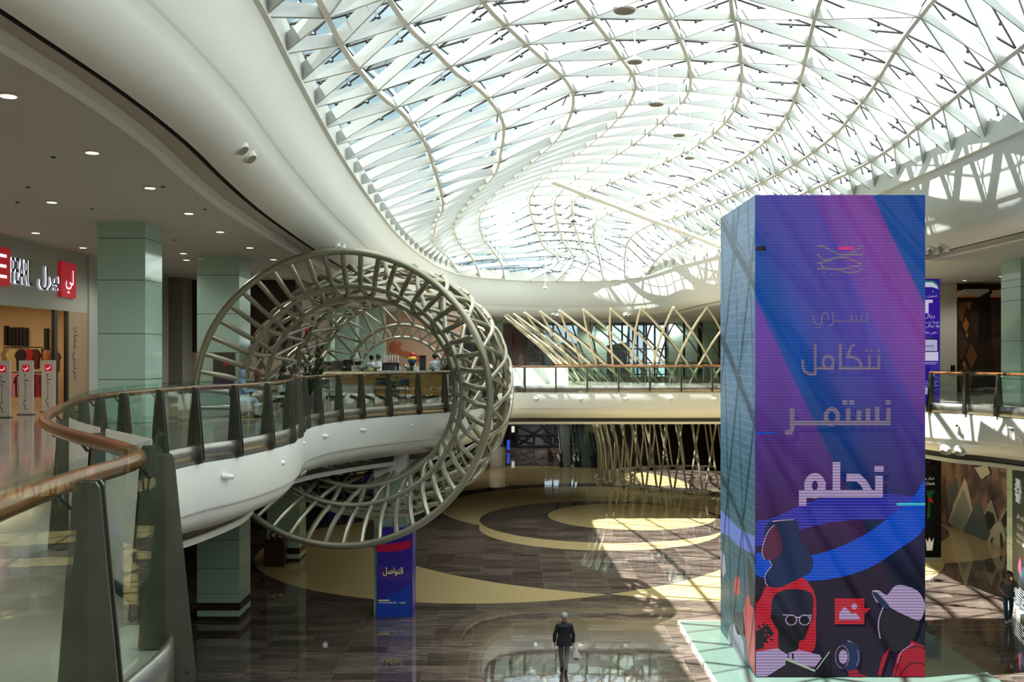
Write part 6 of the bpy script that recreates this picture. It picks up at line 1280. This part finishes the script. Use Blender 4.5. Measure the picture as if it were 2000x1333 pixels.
for k, (x, y, d) in enumerate(((1080, 622, 75.5), (1088, 623, 75.5), (1222, 622, 74), (1230, 622, 74))): diffuser(x, y - 6, d, (0, -.8, -.6), 'tiny air nozzle on the far white cove, %s from the left' % NTH[k], .15, 'air nozzles on the far cove')
# white spot fittings on the balcony fascia
def spot(px, py, d, n, lab, grp):
    p = P(px, py, d); n = Vector(n).normalized(); t = thing('fascia_spotlight', lab, 'spotlight', p, grp)
    b = new(); lathe(b, p - n * .12, [(.05, 0), (.05, .12)], 10, n); obj('bracket', b, WHITE2, t); s = n.cross(Vector((0, 0, 1))).normalized(); dr = (s * -.8 + n * .5 + Vector((0, 0, -.15))).normalized()
    if dr.x < 0: dr = (s * .8 + n * .5 + Vector((0, 0, -.15))).normalized()
    b = new(); lathe(b, p - dr * .10 + n * .03, [(.04, 0), (.052, .02), (.052, .22), (.042, .23)], 12, dr); obj('housing', b, WHITE2, t, True); b = new(); lathe(b, p + dr * .131 + n * .03, [(.04, 0), (.04, .006)], 12, dr); obj('lens', b, BLACK, t)
def near_edge(px, py, zr):
    """point of the fascia seen at px, at height zr below the eye"""
    best = min(range(len(E)), key=lambda k: abs((E[k].x / E[k].y * F + CX) - px) + abs(CY + zr / E[k].y * F - py) if E[k].y > 3 else 1e9); return E[best].y, EN[best]
for k, (x, y) in enumerate(((440, 931), (543, 904), (574, 884), (586, 866), (632, 852), (705, 840), (797, 831))):
    d, n = near_edge(x, y, 2.4); spot(x, y, d - .06, -n, 'small white spotlight on the left balcony fascia, %s along it' % ORD[k], 'spotlights on the left balcony fascia')
for k, x in enumerate((1047, 1134, 1221, 1310, 1396)): spot(x, 779, 53.4, (0, -1, 0), 'small white spotlight on the bridge fascia, %s from the left' % NTH[k], 'spotlights on the bridge fascia')
for k, (x, y, d) in enumerate(((1866, 830, 33.4), (1974, 838, 31.0))): spot(x, y, d, (-.8, -.6, 0), 'small white spotlight on the right balcony fascia, %s one' % ('left', 'right')[k], 'spotlights on the right balcony fascia')
# pendant lamps under the skylight
def roof_z(x, y):
    pts = sorted((EV[i](min(y, YE[i])).x, EV[i](min(y, YE[i])).z) for i in range(11))
    for (a, za), (c, zc) in zip(pts, pts[1:]):
        if a <= x <= c: return za + (zc - za) * (x - a) / max(1e-6, c - a)
    return pts[5][1]
for k, (x, y, d, w_) in enumerate(((1220, 22, 22.6, 46), (1240, 122, 26, 32), (1282, 205, 29.5, 31), (1326, 265, 33, 26), (1347, 310, 37, 22), (1314, 344, 42, 16), (1268, 381, 46, 14), (1060, 460, 58, 12), (1065, 564, 66, 10))):
    p = P(x, y, d); r = w_ / 2 * d / F; t = thing('pendant_lamp', 'flat round pendant lamp under the glass roof, %s of the row' % ORD[k], 'lamp', p, 'pendant lamps under the glass roof')
    b = new(); lathe(b, p, [(r * .9, 0), (r, .02), (r, .06), (r * .5, .12), (.04, .16)], 24); obj('lamp_body', b, WHITE2, t, True)
    b = new(); lathe(b, p - Vector((0, 0, .012)), [(r * .86, 0), (r * .86, .012)], 24); obj('diffuser', b, mat('pendant_mesh', (150, 142, 120), .5), t)
    b = new(); tube(b, [p + Vector((0, 0, .15)), Vector((p.x, p.y, max(p.z + .8, roof_z(p.x, p.y) + .1)))], .018, 6); obj('rod', b, WHITE2, t)
p = P(1120, 434, 52); t = thing('hanging_speaker', 'small black cone-shaped speaker hanging from the glass roof', 'speaker', p); b = new(); lathe(b, p, [(.16, 0), (.17, .02), (.05, .10), (.04, .14)], 16); obj('body', b, BLACK, t, True); b = new(); tube(b, [p + Vector((0, 0, .13)), Vector((p.x, p.y, roof_z(p.x, p.y) + .1))], .014, 5); obj('rod', b, WHITE2, t)
# ------------------------------------------------------------------ far ground floor
DK = mat('truss_black', (26, 26, 28), .4)
def beam(b, a, c, r=.08): tube(b, [a, c], r, 6)
d = 96; b = new()
tr = thing('stair_truss', 'dark steel truss of crossing beams seen under the bridge at the far end', 'truss', (P(1060, 850, d).x, d, 0))
for nm, segs in (('diagonal_beam', (((1010, 872), (1072, 826)), ((1090, 870), (1140, 835)), ((1000, 828), (1048, 850)), ((1055, 828), (1100, 868)), ((1082, 828), (1120, 862)), ((1105, 828), (1122, 846)), ((1008, 857), (1040, 868)), ((1050, 850), (1085, 872)), ((1120, 826), (1132, 840)))), ('rail_beam', (((1005, 853), (1140, 848)), ((1005, 874), (1175, 870))))):
    for a, c in segs: b = new(); beam(b, P(a[0], a[1], d), P(c[0], c[1], d), .13); obj(nm, b, DK, tr)
for px in (1075, 1101, 1128, 1043): b = new(); a_ = P(px, 850, d); beam(b, (a_.x, d, 0), a_, .10); obj('post', b, DK, tr)
def escalator(px0, px1, d, label):
    xa, xb = (px0 - CX) / F * d, (px1 - CX) / F * d; t = thing('escalator', label, 'escalator', ((xa + xb) / 2, d, 0))
    for x in (xa, xb):
        b = new(); box(b, (x - .1, d - .2, 0), (x + .1, d + 7, .35)); obj('skirt', b, STEEL, t)
        b = new(); prism(b, [(x, d, .3), (x, d + .2, 1.15), (x, d + 2, 1.2), (x, d + 7, 4.5), (x, d + 7, 3.6), (x, d + 2.2, .3)], (.02, 0, 0)); obj('glass_side', b, RAILGLASS, t)
        b = new(); tube(b, crom([Vector(v) for v in ((x, d + .5, .35), (x, d - .1, .45), (x, d - .22, .8), (x, d + .0, 1.2), (x, d + 1.9, 1.25), (x, d + 7, 4.6))], .2), .075, 8); obj('handrail', b, BLACK, t, True)
        b = new(); box(b, (x - .14, d - .25, .0), (x + .14, d + .5, .42)); obj('newel', b, BLACK, t)
    b = new(); prism(b, [(xa + .1, d, .02), (xa + .1, d + 1.6, .1), (xa + .1, d + 7, 3.4), (xa + .1, d + 7, 3.1), (xa + .1, d + 1.8, .0)], (xb - xa - .2, 0, 0)); obj('steps', b, mat('step_metal', (130, 132, 130), .4, .5), t)
    b = new(); box(b, (xa + .1, d - .3, 0), (xb - .1, d + .3, .03)); obj('landing_plate', b, STEEL, t)
escalator(1096, 1125, 79.5, 'escalator with black handrails at the far end of the ground floor, left one'); escalator(1133, 1159, 79.5, 'escalator with black handrails at the far end of the ground floor, middle one'); escalator(1167, 1176, 79.5, 'narrow escalator end beside the lattice funnel, right one')
t = thing('stair_rail', 'dark balustrade with a bent wooden handrail beside the far escalators', 'railing', (P(1078, 905, 82).x, 82, 0)); b = new(); tube(b, [P(1068, 872, 82), P(1079, 887, 82), P(1090, 887, 82)], .06, 8); obj('handrail', b, WOOD, t); b = new(); a_, c_ = P(1070, 878, 82), P(1082, 893, 82); prism(b, [(a_.x, 82.05, .05), (c_.x, 82.05, .05), (c_.x, 82.05, c_.z), (a_.x, 82.05, a_.z)], (0, .05, 0)); obj('panel', b, mat('rail_panel', (92, 88, 78), .4), t)
p = G(971, 913); t = thing('planter', 'tall white cylindrical planter at the far left under the bridge', 'planter', p); b = new(); lathe(b, p, [(.60, 0), (.63, .05), (.63, 1.5), (.60, 1.55), (.55, 1.5)], 24); obj('pot', b, mat('planter_white', (196, 196, 190), .5), t, True); b = new(); lathe(b, p + Vector((0, 0, 1.45)), [(.55, 0), (.55, .03)], 18); obj('soil', b, STEM, t)
for k, (px, y0, y1, d, c_, lab) in enumerate(((993, 860, 880, 92, (40, 80, 200), 'small bright blue lit sign beyond the planter under the bridge'), (1002, 833, 845, 97, (196, 206, 190), 'small white lit sign on the dark pillar beyond the planter'), (962, 840, 872, 93, (120, 100, 60), 'dim golden lit display far left under the bridge'))):
    a_, c2 = P(px - 3, y1, d), P(px + 3, y0, d); b = new(); box(b, (a_.x, d, a_.z), (c2.x, d + .1, c2.z)); box(b, (a_.x, d + .02, 0), (c2.x, d + .12, c2.z + .1), 1); tag(obj('lit_sign', b, [mat('lit_%d' % k, c_, .4, em=c_, ems=.9), DK]), lab, 'sign')
b = new()
for px in (955, 1000, 1006): a_ = P(px, 850, 99); box(b, (a_.x - .3, 99, 0), (a_.x + .3, 99.4, 5.15))
struct('wall_far_piers', b, DK)
# brown wooden stand with gold item below the left balcony
p = G(535, 1108); t = thing('wooden_plinth', 'dark wooden display plinth under the left balcony carrying a gold ornament', 'plinth', p); b = new(); box(b, (p.x - .42, p.y, 0), (p.x + .42, p.y + .6, 1.05)); obj('body', b, mat('plinth_wood', (70, 46, 32), .3), t); b = new(); box(b, (p.x - .46, p.y - .04, 1.05), (p.x + .46, p.y + .64, 1.1)); obj('top', b, mat('plinth_dark', (40, 30, 24), .2), t)
b = new(); ball(b, p + Vector((-.12, .3, 1.28)), .16, 12); ball(b, p + Vector((.16, .3, 1.24)), .13, 12); box(b, p + Vector((-.3, .1, 1.1)), p + Vector((.34, .5, 1.14))); tag(obj('gold_ornament', b, mat('ornament_gold', (176, 150, 96), .2, .9)), 'shiny gold ornament on the dark wooden plinth', 'ornament')
clean()
